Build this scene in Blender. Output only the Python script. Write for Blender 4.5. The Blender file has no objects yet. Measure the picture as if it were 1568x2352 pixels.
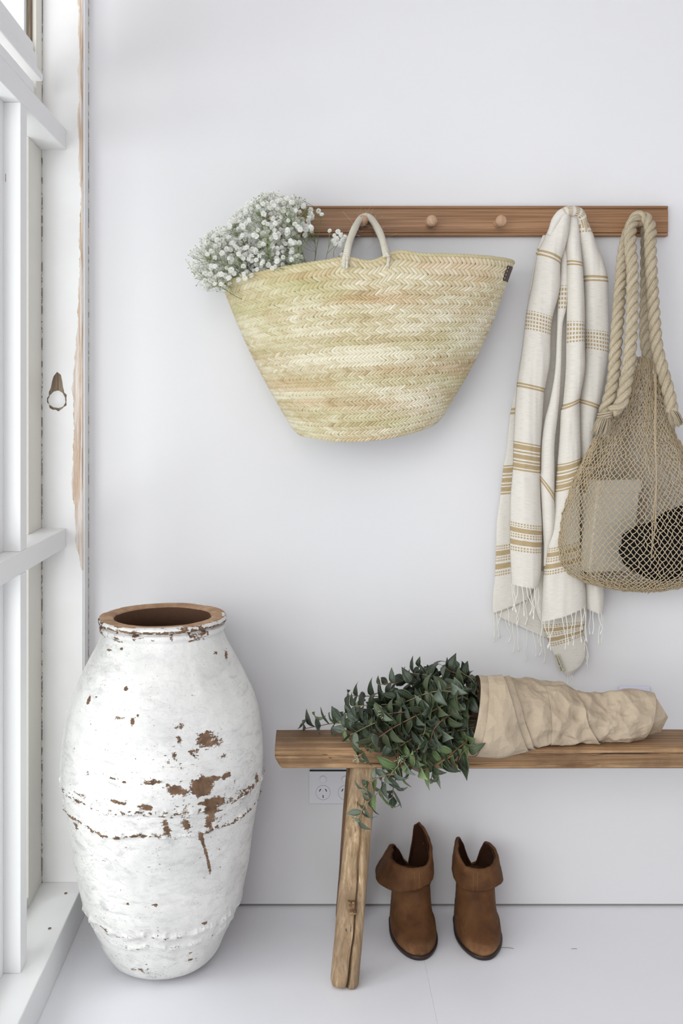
import bpy, math, random
import numpy as np
from mathutils import Vector, Matrix, Euler

random.seed(7)
rng = np.random.default_rng(7)
S = bpy.context.scene
COL = S.collection
PI = math.pi

# ------------------------------------------------------------------ camera
# room frame: X right, Y towards the back wall (wall plane Y = 2.35), Z up. metres
F, VX, VY, EYE, WALL = 2350.0, 705.0, 925.0, 1.157, 2.35
cam = bpy.data.cameras.new('camera')
cam.sensor_width = 36.0
cam.lens = F / 2352.0 * 36.0
cam.shift_x = (784.0 - VX) / 2352.0
cam.shift_y = -(1176.0 - VY) / 2352.0
cam.clip_start = 0.05
camo = bpy.data.objects.new('camera', cam)
COL.objects.link(camo)
camo.location = (0, 0, EYE)
camo.rotation_euler = (PI / 2, 0, 0)
S.camera = camo

# ------------------------------------------------------------------ light
S.view_settings.view_transform = 'Standard'
S.view_settings.look = 'None'
S.view_settings.exposure = 0.07
S.view_settings.gamma = 1.0
S.view_settings.use_curve_mapping = False
W = bpy.data.worlds.new('overcast_sky')
S.world = W
W.use_nodes = True
bg = W.node_tree.nodes['Background']
bg.inputs[0].default_value = (0.985, 0.982, 1.0, 1)
bg.inputs[1].default_value = 0.50


def area_light(name, loc, target, sx, sy, power, color=(1, 1, 1)):
    l = bpy.data.lights.new(name, 'AREA')
    l.shape = 'RECTANGLE'
    l.size, l.size_y, l.energy, l.color = sx, sy, power, color
    o = bpy.data.objects.new(name, l)
    COL.objects.link(o)
    o.location = loc
    o.rotation_euler = (Vector(target) - Vector(loc)).to_track_quat('-Z', 'Y').to_euler()
    return o


# daylight through the tall windows of the left wall; plus an added fill lamp behind the camera
area_light('window_daylight', (-1.15, 0.25, 0.98), (0.3, 0.75, 0.9), 2.6, 1.5, 60, (1.0, 0.997, 0.995))
area_light('rear_fill', (-0.75, -1.1, 1.95), (-0.1, 1.9, 0.45), 1.8, 1.6, 46, (1.0, 0.99, 0.975))

# ------------------------------------------------------------------ helpers


def srgb(r, g, b):
    def f(c):
        c /= 255.0
        return c / 12.92 if c <= 0.04045 else ((c + 0.055) / 1.055) ** 2.4
    return (f(r), f(g), f(b), 1.0)


def at(px, py, Y=WALL):
    """real position of something seen at (px, py) that stands at depth Y"""
    return np.array([(px - VX) * Y / F, Y, EYE - (py - VY) * Y / F])


ORG = {}


def org(o):
    return ORG.get(o.name, np.zeros(3)) if o is not None else np.zeros(3)


def props(o, label=None, cat=None, group=None, kind=None):
    for k, v in (('label', label), ('category', cat), ('group', group), ('kind', kind)):
        if v:
            o[k] = v
    return o


def thing(name, label, cat, loc, group=None, kind=None):
    o = bpy.data.objects.new(name, None)
    COL.objects.link(o)
    o.empty_display_size = 0.05
    o.location = tuple(loc)
    ORG[o.name] = np.array(loc, float)
    return props(o, label, cat, group, kind)


def mesh_data(name, V, Fc, mats, smooth=True, attrs=None, fm=None):
    V = np.asarray(V, np.float32)
    me = bpy.data.meshes.new(name)
    if isinstance(Fc, np.ndarray):
        cnt = np.full(len(Fc), Fc.shape[1], np.int32)
        loops = Fc.reshape(-1).astype(np.int32)
    else:
        cnt = np.array([len(f) for f in Fc], np.int32)
        loops = np.array([i for f in Fc for i in f], np.int32)
    me.vertices.add(len(V))
    me.vertices.foreach_set('co', V.reshape(-1))
    me.loops.add(len(loops))
    me.loops.foreach_set('vertex_index', loops)
    me.polygons.add(len(cnt))
    me.polygons.foreach_set('loop_start', np.concatenate([[0], np.cumsum(cnt)[:-1]]).astype(np.int32))
    me.polygons.foreach_set('use_smooth', np.full(len(cnt), smooth))
    for m in (mats if isinstance(mats, (list, tuple)) else [mats]):
        me.materials.append(m)
    if fm is not None:
        me.polygons.foreach_set('material_index', np.asarray(fm, np.int32))
    me.update(calc_edges=True)
    for k, a in (attrs or {}).items():
        a = np.asarray(a, np.float32)
        if a.ndim == 1:
            at_ = me.attributes.new(k, 'FLOAT', 'POINT')
            at_.data.foreach_set('value', a)
        else:
            at_ = me.attributes.new(k, 'FLOAT_VECTOR', 'POINT')
            at_.data.foreach_set('vector', a.reshape(-1))
    return me


def link(name, me, parent=None, M=None):
    o = bpy.data.objects.new(name, me)
    COL.objects.link(o)
    T = Matrix.Translation(Vector(-org(parent)))
    if parent is not None:
        o.parent = parent
        o.matrix_local = T @ (M if M is not None else Matrix.Identity(4))
    elif M is not None:
        o.matrix_local = M
    ORG[o.name] = np.zeros(3)
    return o


def mk(name, V, Fc, mats, parent=None, smooth=True, attrs=None, fm=None):
    return link(name, mesh_data(name, V, Fc, mats, smooth, attrs, fm), parent)


class Acc:
    def __init__(s):
        s.V, s.F, s.A, s.n = [], [], {}, 0

    def add(s, V, Fc, **attrs):
        V = np.asarray(V, float)
        s.V.append(V)
        if isinstance(Fc, np.ndarray):
            Fc = (Fc + s.n).tolist()
        else:
            Fc = [[i + s.n for i in f] for f in Fc]
        s.F += Fc
        for k, a in attrs.items():
            a = np.asarray(a, float)
            if a.ndim == 0:
                a = np.full(len(V), float(a))
            s.A.setdefault(k, []).append(a)
        s.n += len(V)
        return s

    def build(s, name, mats, parent=None, smooth=True):
        A = {k: np.concatenate(v) for k, v in s.A.items()}
        return mk(name, np.concatenate(s.V), s.F, mats, parent, smooth, A)


def grid_faces(nu, nv, wrap=False):
    """vertex index = i*nv + j ; i along u (maybe wrapped), j along v"""
    iu = np.arange(nu if wrap else nu - 1)
    jv = np.arange(nv - 1)
    I, J = np.meshgrid(iu, jv, indexing='ij')
    I2 = (I + 1) % nu
    return np.stack([I * nv + J, I2 * nv + J, I2 * nv + J + 1, I * nv + J + 1], -1).reshape(-1, 4)


def box(x0, x1, y0, y1, z0, z1, bev=0.0, seg=2):
    """box with rounded edges as V, F"""
    import bmesh
    bm = bmesh.new()
    bmesh.ops.create_cube(bm, size=1)
    for v in bm.verts:
        v.co = Vector(((x0 + x1) / 2 + v.co.x * (x1 - x0), (y0 + y1) / 2 + v.co.y * (y1 - y0), (z0 + z1) / 2 + v.co.z * (z1 - z0)))
    if bev > 0:
        bmesh.ops.bevel(bm, geom=list(bm.edges), offset=bev, segments=seg, profile=0.5, affect='EDGES')
    bm.verts.ensure_lookup_table()
    V = np.array([v.co[:] for v in bm.verts])
    Fc = [[v.index for v in f.verts] for f in bm.faces]
    bm.free()
    return V, Fc


def mkbox(name, b, mats, parent=None, bev=0.002, rot=None):
    V, Fc = box(*b, bev)
    return mk(name, V, Fc, mats, parent, smooth=False)


def vnoise(P, seed=0):
    P = np.asarray(P, float)
    i = np.floor(P).astype(np.int64)
    f = P - i
    u = f * f * (3 - 2 * f)
    out = 0.0
    for dx in (0, 1):
        for dy in (0, 1):
            for dz in (0, 1):
                h = ((i[:, 0] + dx) * 374761393 + (i[:, 1] + dy) * 668265263 + (i[:, 2] + dz) * 1440662683 + seed * 362437) & 0xffffffff
                h = ((h ^ (h >> 13)) * 1274126177) & 0xffffffff
                h = (h ^ (h >> 16)) / 4294967295.0
                w = (u[:, 0] if dx else 1 - u[:, 0]) * (u[:, 1] if dy else 1 - u[:, 1]) * (u[:, 2] if dz else 1 - u[:, 2])
                out = out + h * w
    return out


def fbm(P, oct=4, seed=0):
    o, a, s = 0.0, 0.5, 0.0
    P = np.asarray(P, float)
    for k in range(oct):
        o = o + a * vnoise(P * 2 ** k, seed + k)
        s += a
        a *= 0.5
    return o / s


def spline(P, n):
    """Catmull-Rom through P (k,d) resampled to n points"""
    P = np.asarray(P, float)
    k = len(P)
    if k == 2:
        t = np.linspace(0, 1, n)[:, None]
        return P[0] * (1 - t) + P[1] * t
    Q = np.vstack([2 * P[0] - P[1], P, 2 * P[-1] - P[-2]])
    d = np.concatenate([[0], np.cumsum(np.maximum(np.linalg.norm(np.diff(P, axis=0), axis=1), 1e-9))])
    t = np.interp(np.linspace(0, d[-1], n), d, np.arange(k))
    i = np.minimum(t.astype(int), k - 2)
    f = (t - i)[:, None]
    a, b, c, e = Q[i], Q[i + 1], Q[i + 2], Q[i + 3]
    return 0.5 * ((2 * b) + (-a + c) * f + (2 * a - 5 * b + 4 * c - e) * f ** 2 + (-a + 3 * b - 3 * c + e) * f ** 3)


def frames(P):
    T = np.gradient(P, axis=0)
    T /= np.maximum(np.linalg.norm(T, axis=1), 1e-12)[:, None]
    n = np.cross(T[0], [0, 1, 0.01])
    if np.linalg.norm(n) < 1e-3:
        n = np.cross(T[0], [1, 0, 0])
    n /= np.linalg.norm(n)
    N = [n]
    for k in range(1, len(P)):
        n = N[-1] - T[k] * np.dot(N[-1], T[k])
        n /= max(np.linalg.norm(n), 1e-12)
        N.append(n)
    N = np.array(N)
    return T, N, np.cross(T, N)


def tube(P, R, k=8, cap=True):
    P = np.asarray(P, float)
    R = np.full(len(P), float(R)) if np.ndim(R) == 0 else np.asarray(R, float)
    T, N, B = frames(P)
    if cap:
        P = np.vstack([P[0], P, P[-1]])
        R = np.concatenate([[R[0] * 0.02], R, [R[-1] * 0.02]])
        N = np.vstack([N[0], N, N[-1]])
        B = np.vstack([B[0], B, B[-1]])
    n = len(P)
    a = np.linspace(0, 2 * PI, k, endpoint=False)
    V = P[None] + R[None, :, None] * (np.cos(a)[:, None, None] * N[None] + np.sin(a)[:, None, None] * B[None])
    L = np.concatenate([[0], np.cumsum(np.linalg.norm(np.diff(P, axis=0), axis=1))])
    st = np.stack([np.repeat(np.cos(a)[:, None], n, 1), np.repeat(np.sin(a)[:, None], n, 1), np.repeat(L[None], k, 0)], -1)
    return V.reshape(-1, 3), grid_faces(k, n, True), st.reshape(-1, 3)


def rope(acc, P, R, pitch, strands=3, k=7, step=0.004, rs=0.62, sgn=1, seed=0):
    """laid rope: helical strands round the centre line P"""
    L = np.concatenate([[0], np.cumsum(np.linalg.norm(np.diff(P, axis=0), axis=1))])
    n = max(8, int(L[-1] / step))
    l = np.linspace(0, L[-1], n)
    C = np.stack([np.interp(l, L, P[:, i]) for i in range(3)], -1)
    T, N, B = frames(C)
    for s in range(strands):
        ph = 2 * PI * s / strands + sgn * 2 * PI * l / pitch
        off = R * (1 - rs * 0.82)
        Q = C + off * (np.cos(ph)[:, None] * N + np.sin(ph)[:, None] * B)
        V, Fc, st = tube(Q, R * rs * (1 + 0.05 * np.sin(l * 90 + s * 2 + seed)), k)
        st[:, 2] += s * 3.1
        acc.add(V, Fc, st=st)


# ---- shader helpers


class MB:
    def __init__(s, name, rough=0.6, spec=0.5, col=(0.8, 0.8, 0.8, 1)):
        s.m = bpy.data.materials.new(name)
        s.m.use_nodes = True
        s.nt = s.m.node_tree
        s.b = s.nt.nodes['Principled BSDF']
        s.b.inputs['Roughness'].default_value = rough
        s.b.inputs['Specular IOR Level'].default_value = spec
        s.b.inputs['Base Color'].default_value = col

    def n(s, t, ins=None, **kw):
        x = s.nt.nodes.new('ShaderNode' + t)
        for k, v in kw.items():
            setattr(x, k, v)
        for k, v in (ins or {}).items():
            s.set(x.inputs[k], v)
        return x

    def set(s, sock, v):
        if hasattr(v, 'outputs'):
            v = v.outputs[0]
        if isinstance(v, bpy.types.NodeSocket):
            s.nt.links.new(v, sock)
        else:
            sock.default_value = v

    def obj(s, scale=(1, 1, 1), attr=None):
        tc = s.n('Attribute', attribute_name=attr).outputs['Vector'] if attr else s.n('TexCoord').outputs['Object']
        mp = s.n('Mapping', {'Vector': tc, 'Scale': scale})
        return mp.outputs[0]

    def noise(s, vec, scale, detail=4, rough=0.55, dist=0.0):
        return s.n('TexNoise', {'Vector': vec, 'Scale': scale, 'Detail': detail, 'Roughness': rough, 'Distortion': dist}).outputs[0]

    def ramp(s, fac, stops, interp='LINEAR'):
        r = s.n('ValToRGB', {'Fac': fac})
        cr = r.color_ramp
        cr.interpolation = interp
        for i, (p, c) in enumerate(stops):
            if isinstance(c, (int, float)):
                c = (c, c, c, 1)
            e = cr.elements[i] if i < 2 else cr.elements.new(p)
            e.position = p
            e.color = c
        return r.outputs[0]

    def mix(s, f, a, b, bt='MIX'):
        x = s.n('Mix', data_type='RGBA', blend_type=bt)
        s.set(x.inputs[0], f)
        s.set(x.inputs[6], a)
        s.set(x.inputs[7], b)
        return x.outputs[2]

    def math(s, op, a, b=0.0, c=0.0, clamp=False):
        x = s.n('Math', operation=op, use_clamp=clamp)
        s.set(x.inputs[0], a)
        s.set(x.inputs[1], b)
        s.set(x.inputs[2], c)
        return x.outputs[0]

    def bump(s, h, strength=0.3, dist=0.001, normal=None):
        ins = {'Height': h, 'Strength': strength, 'Distance': dist}
        if normal is not None:
            ins['Normal'] = normal
        return s.n('Bump', ins).outputs[0]

    def out(s, color=None, normal=None, rough=None):
        if color is not None:
            s.set(s.b.inputs['Base Color'], color)
        if normal is not None:
            s.set(s.b.inputs['Normal'], normal)
        if rough is not None:
            s.set(s.b.inputs['Roughness'], rough)
        return s.m


def m_paint(name, col, var=0.03, rough=0.45, bump=0.15, spec=0.4, stain=None, scale=(1, 1, 1)):
    m = MB(name, rough, spec)
    v = m.obj(scale)
    n1 = m.noise(v, 3.0, 5)
    c2 = tuple(max(0, x * (1 - var * 2)) for x in col[:3]) + (1,)
    c = m.mix(m.ramp(n1, [(0.35, 0.0), (0.7, 1.0)]), col, c2)
    if stain:
        k = m.ramp(m.noise(v, stain[0], 6, 0.7), [(stain[1], 0.0), (stain[1] + 0.02, 1.0)])
        c = m.mix(k, c, stain[2])
    nb = m.bump(m.noise(v, 60, 4), bump, 0.0006)
    return m.out(c, nb)


def m_wood(name, cols, axis=0, along=3.0, across=60.0, rough=0.55, bump=0.3, crack=0.0, blotch=None, spec=0.35):
    """cols: dark, mid, light ; grain runs along axis"""
    m = MB(name, rough, spec)
    sc = [across, across, across]
    sc[axis] = along
    v = m.obj(tuple(sc))
    g = m.noise(v, 1.0, 8, 0.62, 0.6)
    c = m.ramp(g, [(0.3, cols[0]), (0.5, cols[1]), (0.7, cols[2])])
    v2 = m.obj(tuple(x * 0.22 for x in sc))
    g2 = m.noise(v2, 1.0, 5, 0.6, 1.2)
    c = m.mix(m.ramp(g2, [(0.36, 0.75), (0.6, 0.0)]), c, cols[0])
    if blotch:
        bl = m.ramp(m.noise(m.obj(), blotch[0], 5, 0.6), [(0.42, 0.0), (0.62, 1.0)])
        c = m.mix(m.math('MULTIPLY', bl, blotch[2]), c, blotch[1])
    h = g
    if crack:
        sc3 = [across * 0.9] * 3
        sc3[axis] = along * 0.8
        cr = m.noise(m.obj(tuple(sc3)), 0.8, 6, 0.7, 0.3)
        k = m.ramp(cr, [(crack - 0.03, 1.0), (crack, 0.0)])
        c = m.mix(k, c, tuple(x * 0.12 for x in cols[0][:3]) + (1,))
        h = m.math('SUBTRACT', g, m.math('MULTIPLY', k, 1.5))
    return m.out(c, m.bump(h, bump, 0.0015))

# ------------------------------------------------------------------ materials of the setting
M_wall = m_paint('wall_paint', srgb(228, 227, 229), 0.006, 0.6, 0.06, 0.3)
M_floor = m_paint('floor_paint', srgb(243, 243, 248), 0.012, 0.32, 0.12, 0.45, stain=(38, 0.735, srgb(176, 170, 162)))
M_white = m_paint('window_paint', srgb(241, 241, 241), 0.015, 0.4, 0.25, 0.4, scale=(1, 1, 0.15))
M_cream = m_paint('old_cream_paint', srgb(236, 233, 224), 0.05, 0.45, 0.5, 0.4, stain=(9, 0.66, srgb(222, 216, 206)), scale=(1, 1, 0.2))
M_gap = m_paint('dark_joint', srgb(150, 142, 132), 0.2, 0.9, 0.2, 0.1, stain=(70, 0.49, srgb(214, 210, 200)), scale=(1, 1, 0.6))
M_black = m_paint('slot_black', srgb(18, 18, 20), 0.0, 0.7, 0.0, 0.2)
M_gap2 = m_paint('shadow_joint', srgb(150, 148, 145), 0.05, 0.8, 0.1, 0.1)
M_rot = m_wood('bare_old_timber', [srgb(96, 80, 64), srgb(150, 132, 112), srgb(188, 176, 160)], 2, 5, 160, 0.8, 0.6)


def glass_mat():
    m = MB('window_glass', 0.02, 0.5, (0.9, 0.95, 0.95, 1))
    tr = m.n('BsdfTransparent', {'Color': (0.95, 0.97, 0.97, 1)})
    gl = m.n('BsdfGlossy', {'Color': (0.9, 0.95, 0.95, 1), 'Roughness': 0.02})
    fac = m.math('ADD', 0.03, m.math('MULTIPLY', 0.55, m.math('POWER', m.n('LayerWeight', {'Blend': 0.5}).outputs['Facing'], 5.0)))
    mx = m.n('MixShader', {0: fac, 1: tr.outputs[0], 2: gl.outputs[0]})
    m.nt.links.new(mx.outputs[0], m.nt.nodes['Material Output'].inputs['Surface'])
    return m.m


M_glass = glass_mat()


def peel_mat():
    """white paint flaking off the room edge of the jamb, bare wood below (edge at X=-0.502)"""
    m = MB('flaking_jamb_paint', 0.5, 0.4)
    o = m.obj()
    sep = m.n('SeparateXYZ', {0: o})
    x, z = sep.outputs[0], sep.outputs[2]
    zc = m.n('CombineXYZ', {2: z}).outputs[0]
    w = m.noise(zc, 7.0, 6, 0.62)                       # width of the flake along the height
    # mean width follows the height: widest 0.75..1.0 m, narrow between 1.3 and 1.7
    base = m.ramp(m.math('DIVIDE', z, 2.7), [(0.0, 0.0), (0.285, 0.0), (0.31, 0.55), (0.36, 0.95), (0.45, 0.72), (0.52, 0.34), (0.60, 0.2), (0.66, 0.45), (0.72, 0.2), (0.76, 0.5), (0.85, 0.2), (1.0, 0.2)])
    fine = m.noise(o, 90, 5, 0.6)
    width = m.math('MULTIPLY', m.math('ADD', m.math('MULTIPLY', base, 0.026), m.math('MULTIPLY', m.math('SUBTRACT', w, 0.5), 0.034)), 1.0)
    d = m.math('SUBTRACT', -0.5045, x)                  # distance from the edge
    mask = m.math('GREATER_THAN', m.math('ADD', width, m.math('MULTIPLY', m.math('SUBTRACT', fine, 0.5), 0.006)), d)
    yel = m.math('GREATER_THAN', m.math('ADD', width, m.math('ADD', 0.0006, m.math('MULTIPLY', m.math('SUBTRACT', m.noise(o, 40, 3), 0.5), 0.012))), d)
    pos = m.math('GREATER_THAN', width, 0.002)
    sc = m.n('Mapping', {'Vector': o, 'Scale': (160, 160, 5)}).outputs[0]
    g = m.noise(sc, 1.0, 7, 0.65, 0.5)
    wood = m.ramp(g, [(0.36, srgb(172, 144, 118)), (0.5, srgb(202, 178, 156)), (0.64, srgb(228, 220, 214))])
    wood = m.mix(m.ramp(m.noise(sc, 2.2, 4), [(0.5, 0.0), (0.62, 0.8)]), wood, srgb(224, 221, 222))
    c = m.mix(m.ramp(m.noise(o, 4, 4), [(0.4, 0.0), (0.7, 1.0)]), srgb(238, 238, 238), srgb(231, 230, 229))
    c = m.mix(m.math('MULTIPLY', yel, pos), c, srgb(226, 216, 196))
    mm = m.math('MULTIPLY', mask, pos)
    c = m.mix(mm, c, wood)
    h = m.math('SUBTRACT', m.math('MULTIPLY', g, 0.3), m.math('MULTIPLY', mm, 1.0))
    return m.out(c, m.bump(h, 0.5, 0.0008))


M_peel = peel_mat()

# ------------------------------------------------------------------ the setting
XW = -0.502      # plane of sill front and jamb edge
CEIL = 2.75
fl = mkbox('floor', (-0.9, 3.3, -2.6, 2.47, -0.06, -0.004), M_floor, bev=0)
props(fl, 'white painted timber floor', kind='structure')
for i, (a, b) in enumerate([(-0.9, 0.243), (0.243, 1.443), (1.443, 2.643), (2.643, 3.3)]):
    p = mkbox('floor_panel', (a + 0.0001, b - 0.0001, -2.6, 2.36, -0.0045, 0.0), M_floor, fl, bev=0.0004)
wb = mkbox('wall_back', (-0.9, 3.3, WALL, 2.47, 0.0055, CEIL), M_wall, bev=0.001)
props(wb, 'plain smooth white wall', kind='structure')
g = mkbox('shadow_joint', (-0.5, 3.3, 2.3535, 2.36, 0.0, 0.0055), M_gap2, wb, bev=0)
wr = mkbox('wall_right', (3.2, 3.3, -2.6, WALL, 0, CEIL), M_wall, bev=0.001)
props(wr, 'white wall on the right outside the view', kind='structure')
ce = mkbox('ceiling', (-0.9, 3.3, -2.6, 2.47, CEIL, CEIL + 0.08), M_wall, bev=0)
props(ce, 'white ceiling', kind='structure')

# low painted plinth that carries the window frame
sill = mkbox('trim_1', (-0.9, XW, -2.6, WALL, 0.0, 0.077), M_white, bev=0.0022)
props(sill, 'broad white painted timber plinth below the window', kind='structure')
for (px, py) in ((151, 2052), (114, 2133)):
    Yd = 1.08 * F / (py - VY)
    p = at(px, py, Yd)
    a = np.linspace(0, 2 * PI, 16, endpoint=False)
    rr = 0.0034
    ring = lambda r, z: np.stack([p[0] + r * np.cos(a), p[1] + 1.4 * r * np.sin(a), np.full(16, z)], -1)
    V = np.vstack([ring(rr, 0.0776), ring(rr * 0.75, 0.0778), [[p[0], p[1], 0.0772]]])
    Fc = [[i, (i + 1) % 16, 16 + (i + 1) % 16, 16 + i] for i in range(16)] + [[16 + i, 16 + (i + 1) % 16, 32] for i in range(16)]
    h = mk('screw_hole', V, Fc, M_rot, sill, True)
    h['label'] = 'brown filled screw hole'

# jamb board next to the back wall
jm = thing('trim_2', None, None, (-0.55, 2.325, 0.077))
props(jm, 'white timber jamb board with flaking edge', kind='structure')
mkbox('jamb_board', (-0.595, -0.5045, 2.303, WALL, 0.077, CEIL), M_peel, jm, bev=0.0015)
mkbox('cover_strip', (-0.5045, -0.5015, 2.306, WALL, 0.077, CEIL), M_white, jm, bev=0.0008)
mkbox('joint', (-0.5015, -0.5007, 2.347, WALL, 0.077, CEIL), M_gap, jm, bev=0)
# knot with a torn tongue of paint above it
kc = at(131, 918, 2.303)
a = np.linspace(0, 2 * PI, 40, endpoint=False)
r0 = 0.0195 + 0.0010 * np.sin(3 * a + 1) + 0.0005 * np.sin(11 * a)
tear = []
for t in a:
    x, z = math.sin(t), math.cos(t)
    r = 0.0235 + 0.0014 * math.sin(7 * t) + 0.0008 * math.sin(13 * t)
    if z > 0.0:
        r += 0.030 * max(0, z) ** 22 + 0.010 * z ** 4
    tear.append((kc[0] + r * x * 0.93, kc[2] - 0.001 + r * z))
tear = np.array(tear)
n = len(tear)
V = np.vstack([np.c_[tear[:, 0], np.full(n, 2.3033), tear[:, 1]], np.c_[tear[:, 0], np.full(n, 2.3024), tear[:, 1]], [[kc[0], 2.3026, kc[2]]]])
Fc = [[i, (i + 1) % n, n + (i + 1) % n, n + i] for i in range(n)] + [[n + i, n + (i + 1) % n, 2 * n] for i in range(n)]
o = mk('torn_patch', V, Fc, M_rot, jm, True)
o['label'] = 'bare brown wood torn open round the knot'
V = np.vstack([np.c_[kc[0] + r0 * np.sin(a), np.full(n, 2.3026), kc[2] + r0 * np.cos(a)],
               np.c_[kc[0] + r0 * 0.93 * np.sin(a), np.full(n, 2.3008), kc[2] + r0 * 0.93 * np.cos(a)], [[kc[0], 2.3006, kc[2]]]])
o = mk('knot', V, Fc, M_white, jm, True)

# ---- window_1: fixed glazing right beside the jamb, casement above
wn = thing('window_1', None, None, (-0.57, 1.0, 0.077))
props(wn, 'tall white timber window frame with chipped old paint', kind='structure')
XF = -0.542
MU = [1.936 - 0.3865 * k - 0.0 for k in range(0, 10)]     # near faces of the mullions
for k, y in enumerate(MU):
    for (z0, z1) in ((0.077, 0.832), (0.875, 1.726)):
        mkbox('mullion', (-0.600, XF - 0.0, y, y + 0.045, z0, z1), M_white, wn, bev=0.0014)
for y in MU[1:]:  # upper members out of view, added to keep light off the jamb top
    mkbox('mullion', (-0.600, XF, y, y + 0.045, 1.793, CEIL), M_white, wn, bev=0.0014)
    mkbox('sash_rail', (-0.600, -0.574, y - 0.04, y - 0.0005, 1.915, CEIL), M_white, wn, bev=0.001)
mkbox('transom', (-0.600, XF, -2.0, 2.303, 0.832, 0.875), M_white, wn, bev=0.0014)
mkbox('transom', (-0.600, XF, -2.0, 2.303, 1.726, 1.772), M_white, wn, bev=0.0014)
mkbox('transom_cap', (-0.600, XF, -2.0, 2.030, 1.772, 1.793), M_white, wn, bev=0.0014)
# sash stiles against the jamb: creamy old paint
for (z0, z1) in ((0.077, 0.832), (0.875, 1.726), (1.772, 1.85)):
    s_ = mkbox('sash_stile', (-0.640, -0.597, 2.186, 2.3005, z0, z1), M_cream, wn, bev=0.0015)
    s_['label'] = 'creamy yellowed sash stile'
    mkbox('glazing_bead', (-0.600, -0.5955, 2.188, 2.236, z0, z1), M_cream, wn, bev=0.001)
for (z0, z1) in ((0.077, 0.832), (0.875, 1.726), (1.772, CEIL)):
    mkbox('joint', (-0.5980, -0.5948, 2.3008, 2.3028, z0, z1), M_gap, wn, bev=0)
for k, y in enumerate(MU):
    y1 = y
    y0 = y - 0.3865 + 0.045
    for (z0, z1) in ((0.077, 0.832), (0.875, 1.726)):
        if y0 > -1.6:
            mkbox('sash_rail', (-0.600, -0.574, y1 - 0.042, y1 - 0.0005, z0, z1), M_white, wn, bev=0.001)
            mkbox('sash_rail', (-0.600, -0.574, y0, y1 - 0.04, z0, z0 + 0.035), M_white, wn, bev=0.001)
            mkbox('pane', (-0.592, -0.588, y0 + 0.001, y1 - 0.04, z0 + 0.03, z1 - 0.001), M_glass, wn, bev=0)
mkbox('pane', (-0.622, -0.618, 1.981, 2.19, 0.08, 0.832), M_glass, wn, bev=0)
mkbox('pane', (-0.622, -0.618, 1.981, 2.19, 0.875, 1.726), M_glass, wn, bev=0)
mkbox('sash_rail', (-0.640, -0.597, 1.981, 2.1855, 0.077, 0.10), M_cream, wn, bev=0.001)
# upper casement: bottom rail with a small ledge, stile and the bare old stop behind it
mkbox('casement_rail', (-0.600, -0.576, -1.5, 2.155, 1.86, 1.915), M_white, wn, bev=0.002)
mkbox('casement_ledge', (-0.600, -0.566, -1.5, 2.195, 1.846, 1.862), M_white, wn, bev=0.003)
mkbox('rail_block', (-0.600, -0.580, 2.157, 2.20, 1.862, 1.905), M_white, wn, bev=0.002)
mkbox('casing_board', (-0.720, -0.6125, 2.215, 2.25, 1.86, CEIL), M_white, wn, bev=0.002)
o = mkbox('bare_stop', (-0.6125, -0.6045, 2.235, 2.29, 1.935, CEIL), M_rot, wn, bev=0.001)
o['label'] = 'bare brown weathered timber stop'
o = mkbox('bare_stop', (-0.6135, -0.600, 2.222, 2.236, 1.925, 1.938), M_cream, wn, bev=0.001)
mkbox('casing_board', (-0.6045, -0.5955, 2.25, 2.2985, 1.772, CEIL), M_cream, wn, bev=0.001)
mkbox('pane', (-0.592, -0.588, -1.5, 1.88, 1.91, CEIL), M_glass, wn, bev=0)
mkbox('dark_gap', (-0.5995, -0.5772, 2.1545, 2.1575, 1.864, 1.903), M_black, wn, bev=0)
mkbox('dark_gap', (-0.6115, -0.6010, 2.232, 2.25, 1.914, 1.927), M_black, wn, bev=0.003)
mkbox('chipped_edge', (-0.5708, -0.5695, 1.9355, 1.9375, 1.575, 1.59), M_rot, wn, bev=0)

# ------------------------------------------------------------------ power point and wall plate
M_plast = m_paint('white_plastic', srgb(226, 226, 231), 0.0, 0.35, 0.0, 0.5)


def disc(cx, cz, r, y0, y1, k=40, bev=0.0006):
    a = np.linspace(0, 2 * PI, k, endpoint=False)
    rows = [(r, y0), (r, y1 + bev), (r - bev, y1)]
    V = [np.c_[cx + q * np.cos(a), np.full(k, y), cz + q * np.sin(a)] for q, y in rows]
    V = np.vstack(V + [[[cx, y1, cz]]])
    Fc = [[j * k + i, j * k + (i + 1) % k, (j + 1) * k + (i + 1) % k, (j + 1) * k + i] for j in range(2) for i in range(k)]
    Fc += [[2 * k + i, 2 * k + (i + 1) % k, 3 * k] for i in range(k)]
    return V, Fc


def annulus(cx, cz, r, w, y0, y1, k=48):
    a = np.linspace(0, 2 * PI, k, endpoint=False)
    rows = [(r + w, y0), (r + w, y1), (r, y1), (r, y0)]
    V = np.vstack([np.c_[cx + q * np.cos(a), np.full(k, y), cz + q * np.sin(a)] for q, y in rows])
    Fc = [[j * k + i, j * k + (i + 1) % k, (j + 1) * k + (i + 1) % k, (j + 1) * k + i] for j in range(3) for i in range(k)]
    return V, Fc


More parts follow.
